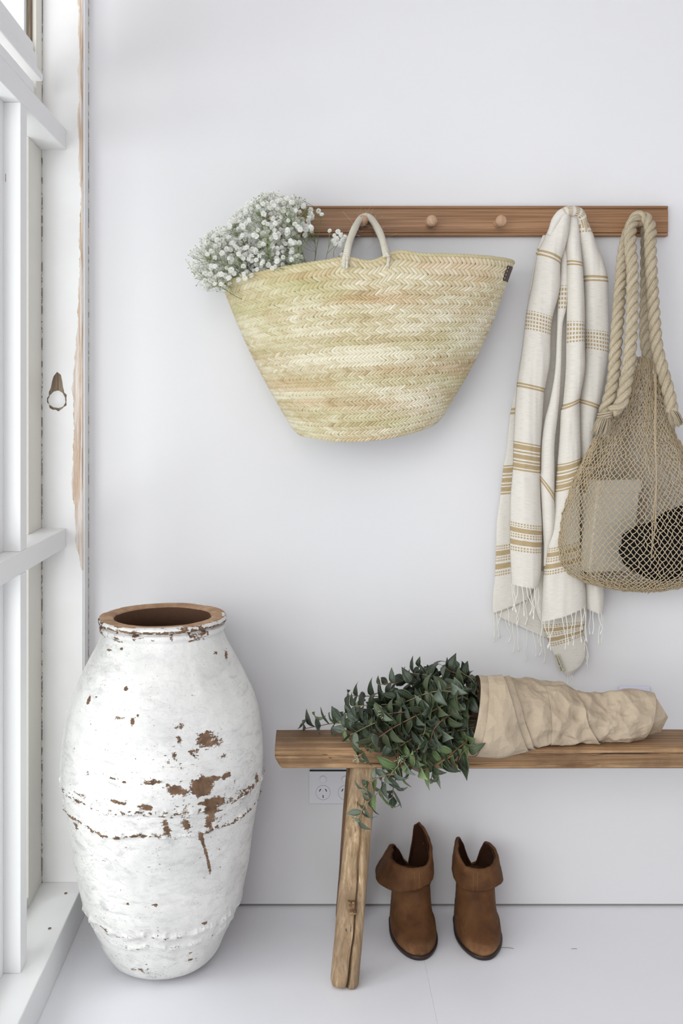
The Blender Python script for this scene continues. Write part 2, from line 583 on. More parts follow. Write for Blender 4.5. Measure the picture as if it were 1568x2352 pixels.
pc = at(767, 1806)
pw = thing('power_point', 'white double power point low on the wall, partly behind the bench leg', 'socket', (pc[0], WALL, pc[2]))
V, Fc = box(pc[0] - 0.058, pc[0] + 0.058, WALL - 0.009, WALL, pc[2] - 0.037, pc[2] + 0.037, 0.0015)
mk('plate', V, Fc, M_plast, pw, False)
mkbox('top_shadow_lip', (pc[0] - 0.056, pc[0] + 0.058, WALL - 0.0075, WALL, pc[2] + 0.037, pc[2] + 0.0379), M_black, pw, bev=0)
for dx in (-0.0255, 0.0255):
    yf = WALL - 0.009
    V, Fc = disc(pc[0] + dx, pc[2] + 0.0195, 0.0078, yf, yf - 0.003)
    o = mk('switch', V, Fc, M_plast, pw, False)
    V, Fc = annulus(pc[0] + dx, pc[2] + 0.0195, 0.0083, 0.0009, yf, yf - 0.0009)
    mk('switch_ring', V, Fc, M_plast, pw, False)
    V, Fc = annulus(pc[0] + dx, pc[2] - 0.011, 0.0163, 0.0005, yf, yf - 0.0003)
    mk('outline_ring', V, Fc, m_paint('ring_grey', srgb(120, 120, 126), 0, 0.5, 0, 0.3), pw, False)
    for (sx, sz, ang) in ((-0.0068, 0.0055, -0.52), (0.0068, 0.0055, 0.52), (0, -0.009, 0)):
        V, Fc = box(-0.0009, 0.0009, -0.0003, 0.0003, -0.0033, 0.0033)
        c, s_ = math.cos(ang), math.sin(ang)
        V = np.c_[V[:, 0] * c - V[:, 2] * s_ + pc[0] + dx + sx, V[:, 1] + yf - 0.0001, V[:, 0] * s_ + V[:, 2] * c + pc[2] - 0.011 + sz]
        mk('pin_slot', V, Fc, M_black, pw, False)

pc = at(1455, 1608)
w2 = thing('wall_plate', 'small white wall plate with one screw behind the paper wrapped bouquet', 'wall plate', (pc[0], WALL, pc[2]))
V, Fc = box(pc[0] - 0.036, pc[0] + 0.036, WALL - 0.009, WALL, pc[2] - 0.034, pc[2] + 0.034, 0.004, 3)
M_plate2 = m_paint('bluish_plastic', srgb(216, 216, 234), 0.0, 0.3, 0.0, 0.5)
mk('plate', V, Fc, M_plate2, w2, False)
V, Fc = disc(pc[0] + 0.0005, pc[2] + 0.0175, 0.0024, WALL - 0.009, WALL - 0.0096, 16, 0.0003)
o = mk('screw', V, Fc, M_gap2, w2, False)

# ------------------------------------------------------------------ peg rail
M_oak = m_wood('oiled_oak', [srgb(128, 92, 62), srgb(166, 125, 91), srgb(190, 150, 114)], 0, 4.0, 220, 0.45, 0.25, spec=0.4)
M_oakp = m_wood('pale_oak', [srgb(176, 140, 112), srgb(196, 160, 132), srgb(212, 180, 152)], 2, 60, 300, 0.5, 0.2)
za, zb = at(0, 476)[2], at(0, 545)[2]
zc = (za + zb) / 2
Xa, Xb = at(612, 0)[0], at(1527, 0)[0]
rail = thing('peg_rail', 'long oak peg rail with round wooden pegs on the white wall', 'peg rail', ((Xa + Xb) / 2, WALL, zc))
# moulded profile (Y depth, z) running along X
prof = [(2.35, zb), (2.334, zb), (2.3315, zb + .0015), (2.331, zb + .0035), (2.3318, zb + .0058), (2.3345, zb + .0064), (2.3345, zb + .0074), (2.3315, zb + .0085), (2.331, zb + .0125),
        (2.331, za - .0125), (2.3315, za - .0085), (2.3345, za - .0074), (2.3345, za - .0064), (2.3318, za - .0058), (2.331, za - .0035), (2.3315, za - .0015), (2.334, za), (2.35, za)]
prof = np.array(prof)
k = len(prof)
xs = np.linspace(Xa, Xb, 12)
V = np.array([[x, p[0], p[1]] for x in xs for p in prof])
Fc = [[i * k + j, i * k + (j + 1) % k, (i + 1) * k + (j + 1) % k, (i + 1) * k + j] for i in range(11) for j in range(k)]
Fc += [list(range(k))[::-1], [11 * k + j for j in range(k)]]
mk('backboard', V, Fc, M_oak, rail, False)
PEGX = [at(x, 0)[0] for x in (674, 829, 984, 1139, 1295, 1450)]
PEGZ = zc - 0.0075
for i, x in enumerate(PEGX):
    pr = [(0.0, 0.0165), (0.0005, 0.0105), (0.008, 0.0088), (0.018, 0.0076), (0.024, 0.0074), (0.029, 0.0085), (0.034, 0.0108), (0.039, 0.0124), (0.043, 0.0126), (0.046, 0.0108), (0.0480, 0.006), (0.0483, 0.0)]
    pr = pr[1:]
    a = np.linspace(0, 2 * PI, 24, endpoint=False)
    tilt = 0.0
    V = np.array([[x + r * math.cos(t), 2.331 - d, PEGZ + r * math.sin(t) + d * tilt] for t in a for d, r in pr])
    mk('peg', V, grid_faces(24, len(pr), True), M_oakp, rail, True)

# ------------------------------------------------------------------ bench
M_top = m_wood('weathered_bench_top', [srgb(104, 78, 54), srgb(162, 126, 90), srgb(204, 172, 132)], 0, 2.2, 170, 0.6, 0.7, 0.38, blotch=(8, srgb(104, 76, 52), 0.6))
M_leg = m_wood('weathered_leg_wood', [srgb(128, 102, 74), srgb(180, 152, 118), srgb(214, 190, 160)], 2, 1.8, 170, 0.65, 0.5, 0.35, blotch=(7, srgb(126, 106, 86), 0.5))
M_legd = m_wood('dark_leg_wood', [srgb(84, 60, 40), srgb(128, 96, 66), srgb(158, 124, 92)], 2, 3.0, 80, 0.65, 0.7, 0.35)
bench = thing('wooden_bench', 'rustic weathered wooden bench with a thick beam seat and splayed legs', 'bench', (0.7, 2.155, 0))
# seat beam : rounded hewn profile, uneven
x0, x1 = -0.066, 1.52
Yf, Yb, zt, zb_ = 2.094, 2.216, 0.452, 0.4055
nx, kk = 260, 56
xs = np.linspace(x0, x1, nx)
ang = np.linspace(0, 2 * PI, kk, endpoint=False)
cy, cz_ = (Yf + Yb) / 2, (zt + zb_) / 2
hy, hz = (Yb - Yf) / 2, (zt - zb_) / 2
ca, sa = np.cos(ang), np.sin(ang)
pw_ = 0.22
py_ = np.sign(ca) * np.abs(ca) ** pw_ * hy
pz_ = np.sign(sa) * np.abs(sa) ** pw_ * hz
V = np.zeros((nx, kk, 3))
for i, x in enumerate(xs):
    e = 1.0
    V[i, :, 0] = x + (0.021 * np.clip((cz_ - 0.004 - (cz_ + pz_)) / hz, 0, 1) ** 1.0 if i < 6 else 0) * max(0, 1 - i / 5.0)
    V[i, :, 1] = cy + py_
    V[i, :, 2] = cz_ + pz_
PP = V.reshape(-1, 3)
nn = fbm(PP * np.array([9, 40, 60]), 4, 3).reshape(nx, kk) - 0.5
n2 = fbm(PP * np.array([3, 9, 9]), 2, 9).reshape(nx, kk) - 0.5
V[:, :, 1] += (nn * 0.005 + n2 * 0.006) * (ca / 1.0)[None]
V[:, :, 2] += np.where(sa[None] > 0.3, n2 * 0.003 + nn * 0.0012, nn * 0.002)
# long check along the front face
xx = V[:, :, 0]
zz = V[:, :, 2]
front = (ca < -0.75)[None]
crk = cz_ + 0.002 - 0.010 * (xx - x0) / 0.35 + 0.004 * (vnoise(np.c_[xx.ravel() * 18, xx.ravel() * 0, xx.ravel() * 0], 5).reshape(xx.shape) - 0.5)
dd = np.abs(zz - crk)
V[:, :, 1] += front * np.clip(1 - dd / 0.0022, 0, 1) * 0.006 * (xx < 0.6)
# caps
e0 = V[0].mean(0) + np.array([-0.0, 0, 0])
e1 = V[-1].mean(0)
VV = np.vstack([V.reshape(-1, 3), e0, e1])
Fc = grid_faces(nx, kk)
wrapf = np.array([[i * kk + kk - 1, i * kk, (i + 1) * kk, (i + 1) * kk + kk - 1] for i in range(nx - 1)])
Fl = [list(f)[::-1] for f in np.vstack([Fc, wrapf])]
Fl += [[nx * kk, (j + 1) % kk, j][::-1] for j in range(kk)] + [[nx * kk + 1, (nx - 1) * kk + j, (nx - 1) * kk + (j + 1) % kk][::-1] for j in range(kk)]
seat = mk('seat_beam', VV, Fl, M_top, bench, True)


def leg(top, bot, r, mat, label=None, crack=True, seed=0, flat=0.82):
    top, bot = np.array(top), np.array(bot)
    nl, kk = 170, 200
    ax = top - bot
    L = np.linalg.norm(ax)
    ax /= L
    u = np.cross([0, 1, 0], ax); u /= np.linalg.norm(u)     # sideways
    w = np.cross(ax, u)                                      # along depth
    a = np.linspace(0, 2 * PI, kk, endpoint=False)
    sup = lambda q, p: np.sign(q) * np.abs(q) ** p
    V = np.zeros((nl, kk, 3))
    for i in range(nl):
        t = i / (nl - 1)
        e = 1.0 - 0.16 * max(0, 1 - t * L / 0.012) ** 2
        A = sup(np.cos(a), 0.62) * r * e
        B = sup(np.sin(a), 0.62) * r * flat * e
        V[i] = bot + ax * L * t + A[:, None] * u + B[:, None] * w
    P = V.reshape(-1, 3)
    nz = fbm(np.c_[P[:, 0] * 28, P[:, 1] * 28, P[:, 2] * 3], 4, seed).reshape(nl, kk) - 0.5
    rad = (np.cos(a)[:, None] * u + np.sin(a)[:, None] * w)[None]
    V += rad * (nz * 0.006)[:, :, None]
    if crack:
        z = V[:, :, 2]
        sgn = 1 if w[1] < 0 else -1
        fa = PI / 2 * sgn
        wob = 0.10 * np.sin(z * 16) + 0.03 * np.sin(z * 75)
        d = np.abs(((a[None] - fa - wob * 0.6 - 0.12 + PI) % (2 * PI)) - PI)
        wd = np.interp(z, [0, 0.1, 0.30, 0.36], [0.13, 0.08, 0.055, 0.0])
        dep = np.clip(1 - d / np.maximum(wd, 1e-4), 0, 1) * np.interp(z, [0, 0.1, 0.33, 0.36], [0.020, 0.016, 0.010, 0.0])
        V -= rad * dep[:, :, None]
    VV = np.vstack([V.reshape(-1, 3), bot + ax * 0.001, top])
    Fc = grid_faces(nl, kk)
    wf = np.array([[i * kk + kk - 1, i * kk, (i + 1) * kk, (i + 1) * kk + kk - 1] for i in range(nl - 1)])
    Fl = np.vstack([Fc, wf]).tolist() + [[nl * kk, j, (j + 1) % kk] for j in range(kk)] + [[nl * kk + 1, (nl - 1) * kk + (j + 1) % kk, (nl - 1) * kk + j] for j in range(kk)]
    o = mk('leg', VV, Fl, mat, bench, True)
    if label:
        o['label'] = label
    return o


lg = leg((0.1185, 2.125, 0.410), (0.0725, 2.030, 0.001), 0.0275, M_leg, 'pale split front leg', seed=1)
leg((0.113, 2.185, 0.410), (0.089, 2.290, 0.001), 0.026, M_legd, 'darker back leg', False, 2)
leg((1.35, 2.125, 0.410), (1.396, 2.030, 0.001), 0.0275, M_leg, None, True, 3)
leg((1.345, 2.185, 0.410), (1.375, 2.290, 0.001), 0.026, M_legd, None, False, 4)
# chipped knot on the front leg
kr = random.Random(3)
for (px, py, w, h) in ((803, 2076, 7, 12), (811, 2073, 6, 9), (806, 2093, 9, 6), (813, 2095, 5, 7)):
    p = at(px, py, 2.033)
    w, h = w / 1160, h / 1160
    Vk, Fk = box(p[0] - w / 2, p[0] + w / 2, p[1] - 0.008, p[1] + 0.004, p[2] - h / 2, p[2] + h / 2, 0.0008)
    Vk = Vk + 0.006 * (np.c_[vnoise(Vk * 230, 2), vnoise(Vk * 230, 3), vnoise(Vk * 230, 4)] - 0.5)
    o = mk('knot_chip', Vk, Fk, M_top, bench, False)

# ------------------------------------------------------------------ large terracotta jar
def jar_mat():
    m = MB('chipped_whitewash', 0.8, 0.25)
    o = m.obj()
    wear = m.n('Attribute', attribute_name='wear').outputs['Fac']
    clayf = m.n('Attribute', attribute_name='clay').outputs['Fac']
    n1 = m.noise(o, 95, 8, 0.75)
    st = m.n('Mapping', {'Vector': o, 'Scale': (60, 60, 240)}).outputs[0]
    n2 = m.noise(st, 1.0, 5, 0.6, 0.8)
    nm = m.math('ADD', m.math('MULTIPLY', n1, 0.62), m.math('MULTIPLY', n2, 0.38))
    v = m.math('ADD', wear, m.math('MULTIPLY', m.math('SUBTRACT', nm, 0.5), 3.6))
    mask = m.ramp(v, [(0.60, 0.0), (0.66, 1.0)])
    clay = m.ramp(m.noise(o, 40, 6, 0.6), [(0.3, srgb(82, 62, 48)), (0.5, srgb(116, 90, 70)), (0.7, srgb(146, 118, 94))])
    lime = m.ramp(m.noise(o, 7, 6, 0.65), [(0.35, srgb(218, 217, 215)), (0.55, srgb(235, 234, 231)), (0.7, srgb(241, 240, 237))])
    grime = m.ramp(m.noise(m.n('Mapping', {'Vector': o, 'Scale': (22, 22, 60)}).outputs[0], 1.0, 7, 0.75, 0.6), [(0.49, 0.0), (0.70, 0.65)])
    gm2 = m.ramp(m.noise(o, 4.0, 3), [(0.36, 0.25), (0.6, 1.0)])
    lime = m.mix(m.math('MULTIPLY', grime, gm2), lime, srgb(162, 160, 162))
    sp = m.ramp(m.noise(o, 260, 3, 0.6), [(0.66, 0.0), (0.70, 0.8)])
    lime = m.mix(m.math('MULTIPLY', sp, gm2), lime, srgb(120, 110, 100))
    c = m.mix(mask, lime, clay)
    rimc = m.ramp(m.noise(o, 30, 6, 0.6), [(0.35, srgb(160, 126, 98)), (0.65, srgb(198, 162, 130))])
    c = m.mix(m.math('LESS_THAN', 0.5, clayf), c, rimc)
    inner = m.math('LESS_THAN', 1.5, clayf)
    c = m.mix(inner, c, srgb(92, 66, 50))
    h = m.math('SUBTRACT', m.math('ADD', m.math('MULTIPLY', m.noise(o, 34, 6, 0.7), 1.3), m.math('MULTIPLY', m.noise(st, 1.5, 4), 0.3)), m.math('MULTIPLY', mask, 0.55))
    return m.out(c, m.bump(h, 0.6, 0.0028))


JY = 2.125
JX = at(374, 0, JY)[0]
sc_ = F / JY
yz = lambda y: EYE - (y - VY) / sc_
prof = [(0.0, 0.002), (0.055, 0.001), (0.066, 0.003), (0.078, 0.010)]
for y, w in ((2187, 112), (2165, 131), (2127, 148), (2104, 159), (2047, 182), (1983, 195), (1919, 204), (1888, 209), (1808, 224), (1792, 227), (1743, 230), (1688, 226.5), (1679, 225), (1631, 219),
             (1615, 215), (1590, 207), (1567, 196), (1540, 183), (1510, 167), (1480, 150), (1458, 140.5), (1450, 139)):
    prof.append((w / sc_, yz(y)))
pr_b = spline(np.array(prof), 430)
R = 145.5 / sc_
rim = np.array([(139 / sc_, yz(1447)), (142 / sc_, yz(1443)), (144.5 / sc_, yz(1439)), (144.5 / sc_, yz(1433)), (141.5 / sc_, yz(1430)), (137 / sc_, yz(1428)), (141 / sc_, yz(1426)),
                (R, yz(1423.5)), (R + .0004, yz(1418)), (R - .002, yz(1413.5)), (R - .008, yz(1412)), (0.118, yz(1412)), (0.108, yz(1412.5)), (0.1015, yz(1415)), (0.099, yz(1422))])
inn = np.array([(0.098, yz(1430)), (0.100, yz(1450)), (0.12, yz(1490)), (0.15, yz(1560)), (0.17, yz(1700)), (0.15, yz(1950)), (0.07, yz(2150)), (0.0, yz(2160))])
rim_d = spline(rim, 70)
inn_d = spline(inn, 60)
P2 = np.vstack([pr_b, rim_d, inn_d])
nv = len(P2)
nu = 460
th = np.linspace(0, 2 * PI, nu, endpoint=False)
TH, RR = np.meshgrid(th, P2[:, 0], indexing='ij')
_, ZZ = np.meshgrid(th, P2[:, 1], indexing='ij')
IDX = np.tile(np.arange(nv), (nu, 1))
body = IDX < len(pr_b)
dirs = np.stack([np.cos(TH), np.sin(TH), np.zeros_like(TH)], -1)
Q = (dirs * 0.21 + np.stack([0 * TH, 0 * TH, ZZ], -1)).reshape(-1, 3)
wob = (fbm(Q * 9, 3, 11).reshape(TH.shape) - 0.5)
wob2 = (fbm(Q * 34, 3, 12).reshape(TH.shape) - 0.5)
fade = np.clip((ZZ - 0.0) / 0.05, 0, 1) * np.clip(RR / 0.05, 0, 1)
D = (wob * 0.006 + wob2 * 0.0022) * fade
# raised clay bands, wavy
wv = (fbm(np.stack([np.cos(TH) * 3, np.sin(TH) * 3, 0 * TH], -1).reshape(-1, 3), 3, 21).reshape(TH.shape) - 0.5)
wv2 = (fbm(np.stack([np.cos(TH) * 12, np.sin(TH) * 12, 0 * TH], -1).reshape(-1, 3), 3, 22).reshape(TH.shape) - 0.5)
bands = []
for yb, amp, sg in ((1778, 0.0040, 0.0060), (1829, 0.0032, 0.0050), (2062, 0.0034, 0.0075), (2092, 0.0026, 0.006)):
    zc_ = yz(yb) + wv * 0.020 + wv2 * 0.012
    g_ = np.exp(-((ZZ - zc_) / sg) ** 2)
    bands.append(g_)
    D = D + np.where(body, g_ * amp * np.clip(0.4 + 3.2 * wv2 + 2.4 * wob2 + 0.5, 0.1, 2.2), 0)
D = np.where(IDX > len(pr_b) + 75, 0.0008 * np.sin(ZZ * 900), D)
rimz = (IDX >= len(pr_b)) & (IDX < len(pr_b) + 75)
D = np.where(rimz, wob2 * 0.003 + wob * 0.003, D)
VV = np.stack([JX + (RR + D) * np.cos(TH), JY + (RR + D) * np.sin(TH), ZZ + np.where(rimz, wob * 0.003, 0)], -1).reshape(-1, 3)
# wear : where the whitewash has come off (marks read off the jar face)
blobs = [(481, 1701, 33, 19, 0, .55), (470, 1690, 14, 12, 0, .3), (411, 1668, 14, 8, 0, .5), (411, 1698, 6, 10, 0, .5), (401, 1736, 6, 9, 0, .5), (446, 1728, 14, 12, 0, .45), (513, 1736, 8, 8, 0, .4),
         (519, 1505, 4, 12, 0, .7), (495, 1500, 5, 6, 0, .4), (280, 1490, 6, 4, 0, .7), (251, 1493, 6, 3, 0, .6), (289, 1582, 5, 7, 0, .75), (204, 1609, 4, 10, .3, .8), (304, 1657, 5, 9, 0, .7), (317, 1645, 4, 7, 0, .5),
         (275, 1648, 18, 5, 0, .3), (462, 1808, 22, 20, 0, .85), (485, 1790, 20, 7, -.2, .8), (404, 1815, 24, 11, .25, .6), (345, 1797, 22, 6, -.1, .6), (519, 1781, 13, 7, -.4, .65), (589, 1787, 5, 12, 0, .6),
         (490, 1841, 28, 8, -.25, .75), (334, 1854, 20, 6, .1, .65), (270, 1843, 20, 4, .25, .6), (484, 1865, 13, 16, 0, .55), (481, 1890, 8, 13, .2, .6), (382, 1900, 8, 20, -.3, .6), (428, 1894, 7, 18, -.4, .55),
         (175, 1900, 5, 14, -.4, .5), (285, 1798, 6, 5, 0, .5), (258, 1787, 12, 4, .2, .5), (201, 1776, 5, 7, 0, .5), (468, 2120, 8, 4, 0, .6), (356, 2079, 9, 3, 0, .6), (294, 2076, 6, 3, 0, .5), (436, 2200, 22, 14, 0, .22),
         (463, 1925, 5, 16, -.3, .8), (472, 1957, 4, 20, -.3, .8), (480, 1990, 3.5, 18, -.2, .8), (385, 1745, 60, 60, 0, .08), (470, 1850, 90, 75, 0, .16), (340, 2233, 60, 6, .2, .25), (560, 1820, 25, 12, -.4, .3), (184, 1826, 14, 4, .6, .45),
         (450, 1470, 50, 4, 0, 0.0)]
Yv = VV[:, 1]
PX = VX + VV[:, 0] * F / Yv
PY = VY + (EYE - VV[:, 2]) * F / Yv
wear = np.full(len(VV), 0.19)
frontm = np.sin(TH).reshape(-1) < 0.15
for (bx, by, rx, ry, an, stg) in blobs:
    dx, dy = PX - bx, PY - by
    u_ = dx * math.cos(an) + dy * math.sin(an)
    v_ = -dx * math.sin(an) + dy * math.cos(an)
    d2 = (u_ / rx) ** 2 + (v_ / ry) ** 2
    wear += frontm * 1.15 * stg * np.exp(-np.maximum(d2, 0) ** 1.5 * 0.9)
for (g_, s_) in zip(bands, (0.30, 0.36, 0.17, 0.15)):
    wear += s_ * g_.reshape(-1) * (0.4 + 1.6 * vnoise(Q * 16, 31))
# the far side carries its own random flaking
back = (~frontm) * np.clip(fbm(Q * 7, 3, 41) - 0.56, 0, 1) * 4.0
wear += np.where(body.reshape(-1), back, 0)
rid = IDX.reshape(-1) - len(pr_b)
rl = (rid >= 0) & (rid < 40)
wear = np.where(rl, 0.30 + 0.34 * (fbm(Q * 10, 3, 51) > 0.54), wear)
gro = (rid >= 22) & (rid < 32)
wear = np.where(gro, 0.72, wear)
clay = np.zeros(len(VV))
clay[(rid >= 44) & (rid < 75)] = 1
clay[(rid >= 38) & (rid < 44) & (fbm(Q * 14, 3, 61) > 0.47)] = 1
clay[(rid >= 66)] = 2
jar = thing('terracotta_jar', 'large whitewashed terracotta jar with flaked brown patches standing on the floor', 'jar', (JX, JY, 0))
mk('vessel', VV, grid_faces(nu, nv, True), jar_mat(), jar, True, {'wear': wear, 'clay': clay})

# ------------------------------------------------------------------ straw basket
def straw_mat(name='palm_leaf'):
    m = MB(name, 0.55, 0.35)
    t = m.n('Attribute', attribute_name='tint').outputs['Vector']
    st = m.n('Attribute', attribute_name='st').outputs['Vector']
    g = m.noise(m.n('Mapping', {'Vector': st, 'Scale': (900, 25, 1)}).outputs[0], 1.0, 4, 0.6)
    sep = m.n('SeparateXYZ', {0: t})
    c = m.ramp(sep.outputs[0], [(0.0, srgb(164, 142, 108)), (0.25, srgb(188, 171, 135)), (0.5, srgb(203, 190, 157)), (0.75, srgb(214, 204, 177)), (1.0, srgb(228, 221, 200))])
    c = m.mix(m.math('MULTIPLY', sep.outputs[1], 0.6), c, srgb(186, 186, 130))
    c = m.mix(m.math('MULTIPLY', sep.outputs[2], 0.4), c, srgb(206, 168, 132))
    c = m.mix(m.math('MULTIPLY', m.ramp(g, [(0.35, 1.0), (0.6, 0.0)]), 0.22), c, srgb(150, 128, 84))
    return m.out(c, m.bump(g, 0.25, 0.0006))


M_straw = straw_mat()
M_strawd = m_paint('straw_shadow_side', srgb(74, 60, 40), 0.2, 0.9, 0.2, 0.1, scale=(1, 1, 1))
BY = 2.236
bs = F / BY


def bxz(px, py):
    p = at(px, py, BY)
    return p[0], p[2]


LT, RT = np.array(bxz(513, 655)), np.array(bxz(1176, 606))
LB, RB = np.array(bxz(684, 1001)), np.array(bxz(1004, 974))


def basket(th, v, off=0.0):
    """th angle (front = -90 deg), v 0 rim .. 1 bottom edge ; arrays"""
    th, v = np.broadcast_arrays(np.asarray(th, float), np.asarray(v, float))
    c = np.cos(th)
    s = np.sin(th)
    xl = LT[0] + (LB[0] - LT[0]) * v - 0.011 * np.sin(PI * v)
    xr = RT[0] + (RB[0] - RT[0]) * v + 0.016 * np.sin(PI * np.clip(v, 0, 1)) ** 1.3
    zl = LT[1] + (LB[1] - LT[1]) * v
    zr = RT[1] + (RB[1] - RT[1]) * v
    # round the bottom corner
    k = np.clip((v - 0.93) / 0.07, 0, 1) ** 2
    cx, cz = (xl + xr) / 2, (zl + zr) / 2
    a = (xr - xl) / 2 * (1 - 0.05 * k)
    dz = (zr - zl) / 2
    b = 0.100 + (0.083 - 0.100) * v + 0.006 * np.sin(PI * v)
    b = b * (1 - 0.09 * k)
    sx = np.sign(c) * np.abs(c) ** 0.94
    x = cx + sx * (a + off)
    crown = (1 - np.abs(c) ** 2.0)
    z = cz + dz * c + crown * np.where(s < 0, 0.0215 * (1 - v) ** 1.2 - 0.023 * v ** 2, 0.014 * (1 - v) - 0.004 * v)
    # rim pulled up by the right handle foot, dip between the feet
    up = (1 - v) ** 3
    z = z + np.where(s < 0, 1, 0.8) * up * (0.009 * np.exp(-((x - at(905, 0, BY)[0]) / 0.035) ** 2) - 0.010 * np.exp(-((x - at(845, 0, BY)[0]) / 0.035) ** 2) + 0.003 * np.exp(-((x - at(790, 0, BY)[0]) / 0.03) ** 2))
    y = BY + np.sign(s) * np.abs(s) ** 0.92 * (b + off)
    y = y + np.where(s < 0, 1, 0) * (0.006 * np.sin(x * 17 + 1.0) * np.sin(PI * v)) 
    y = np.minimum(y, 2.344)
    return np.stack([x, y, z], -1)


bk = thing('straw_basket', 'large woven straw basket with white rope handles hanging from the second peg', 'basket', (at(846, 0, BY)[0], BY, LB[1]))
# inner lining painted dark to stand in for shade between the strands
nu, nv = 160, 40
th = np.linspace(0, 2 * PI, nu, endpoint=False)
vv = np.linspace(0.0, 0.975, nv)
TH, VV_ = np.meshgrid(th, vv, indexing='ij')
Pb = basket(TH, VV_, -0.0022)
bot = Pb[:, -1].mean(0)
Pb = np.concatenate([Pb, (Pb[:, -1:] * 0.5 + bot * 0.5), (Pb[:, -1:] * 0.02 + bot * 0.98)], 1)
mk('gap_shade_shell', Pb.reshape(-1, 3), grid_faces(nu, nv + 2, True), M_strawd, bk, True)

# rows of plaited leaf : v boundaries
NR = 40
hts = np.interp(np.linspace(0, 1, NR), [0, .08, .14, .2, .5, 1], [1.5, 1.45, 1.0, 1.1, 1.0, 0.9]) * (1 + 0.08 * np.sin(np.arange(NR) * 1.7))
hts = np.repeat(hts.reshape(-1, 2).mean(1), 2)
vb = np.concatenate([[0], np.cumsum(hts)])
vb = vb / vb[-1]
tp = np.linspace(0, 1, 4001)
strands = []
NL, NW = 5, 4
ll, ww = np.meshgrid(np.linspace(0, 1, NL), np.linspace(-0.5, 0.5, NW), indexing='ij')
prr = np.random.default_rng(3)
rowtone = prr.random((NR, 3))
for r in range(NR):
    v0, v1 = vb[r], vb[r + 1]
    vm = (v0 + v1) / 2
    ring = basket(tp * 2 * PI, vm)
    L = np.concatenate([[0], np.cumsum(np.linalg.norm(np.diff(ring, axis=0), axis=1))])
    spc = 0.0098 if r < 5 else (0.0088 if r < 20 else 0.0080)
    if r % 2 == 0:
        n = int(L[-1] / spc)
        npair = n
    else:
        n = npair
    sl = 1 if r % 2 == 0 else -1
    spc = L[-1] / n
    toL = lambda l: np.interp(np.mod(l, L[-1]), L, tp) * 2 * PI
    hrow = np.linalg.norm(basket(-PI / 2, v1) - basket(-PI / 2, v0))
    for k in range(n):
        l0 = (k + 0.5) * spc + prr.normal(0, 0.0004)
        slant = sl * 1.45 * spc
        wid = spc * prr.uniform(0.84, 0.94)
        # along the strand l(-) .. (+); perpendicular-ish width laid along the row
        lc = l0 + (ll - 0.5) * slant * 1.17
        vv2 = vm + (ll - 0.5) * (v1 - v0) * 1.17
        lw = lc + ww * wid * (1 - 0.16 * (2 * ll - 1) ** 4)
        vw = vv2 - sl * ww * (v1 - v0) * 0.18
        offs = 0.0029 * (1 - np.abs(2 * ww) ** 2.2) + 0.0014 * np.sin(PI * np.clip(ll * 0.8 + 0.25, 0, 1)) - 0.0030 * (ll < 0.05) - 0.0012 * (ll > 0.95)
        P = basket(toL(lw), np.clip(vw, -0.004, 1.01), offs)
        m_ = basket(toL(l0), vm)
        strands.append((P.reshape(-1, 3), m_, r, k))
gf = grid_faces(NL, NW)
ctr = np.array([s[1] for s in strands])
seen = ctr[:, 1] < BY - 0.02
big = np.where(seen, np.array([-s[2] for s in strands]), -999)
order = np.argsort(-big, kind='stable')[:300]
top300 = set(order.tolist())
tn = fbm(np.c_[ctr[:, 0] * 9, ctr[:, 1] * 9, ctr[:, 2] * 45], 3, 71)
tg = fbm(np.c_[ctr[:, 0] * 5, ctr[:, 1] * 5, ctr[:, 2] * 25], 3, 72)
tr_ = fbm(np.c_[ctr[:, 0] * 6, ctr[:, 1] * 6, ctr[:, 2] * 40], 3, 73)
acc = Acc()
stg = np.stack([ww * 0.009, ll * 0.017, 0 * ll], -1).reshape(-1, 3)
for i, (P, m_, r, k) in enumerate(strands):
    tint = np.array([np.clip((tn[i] - 0.5) * 1.5 + 0.70 + prr.normal(0, 0.13) + 0.10 * (r / NR - 0.4), 0, 1), np.clip((tg[i] - 0.48) * 2.4, 0, 1), np.clip((tr_[i] - 0.56) * 5 + prr.normal(0, 0.08), 0, 1)])
    T_ = np.tile(tint, (len(P), 1))
    s2 = stg + np.array([prr.random() * 3, prr.random() * 3, 0])
    if i in top300:
        mk('leaf_strand', P, gf, M_straw, bk, True, {'tint': T_, 'st': s2})
    else:
        acc.add(P, gf, tint=T_, st=s2)
o = acc.build('leaf_weave', M_straw, bk)
o['kind'] = 'stuff'
# plaited rim edge
acc = Acc()
tt = np.linspace(0, 2 * PI, 500)
rimP = basket(tt, 0.0, 0.0005) + np.array([0, 0, 0.0012])
rope(acc, rimP, 0.0042, 0.024, 3, 6, 0.003, 0.66)
n_ = acc.n
tv = np.zeros((n_, 3)); tv[:, 0] = 0.42 + 0.25 * (vnoise(np.concatenate(acc.V) * 60, 5) - 0.5); tv[:, 1] = 0.3; 
acc.A['tint'] = [tv]
acc.build('rim_braid', M_straw, bk)


def rope_mat(name, c0, c1, c2, sc=260, hs=0.5, along=12):
    m = MB(name, 0.85, 0.15)
    st = m.n('Attribute', attribute_name='st').outputs['Vector']
    v = m.n('Mapping', {'Vector': st, 'Scale': (5.0, 5.0, along)}).outputs[0]
    g = m.noise(v, 2.0, 6, 0.7, 0.3)
    c = m.ramp(g, [(0.32, c0), (0.5, c1), (0.68, c2)])
    c = m.mix(m.math('MULTIPLY', m.ramp(m.noise(m.obj(), sc, 3), [(0.45, 0.0), (0.7, 1.0)]), 0.35), c, c0)
    return m.out(c, m.bump(g, hs, 0.0015))


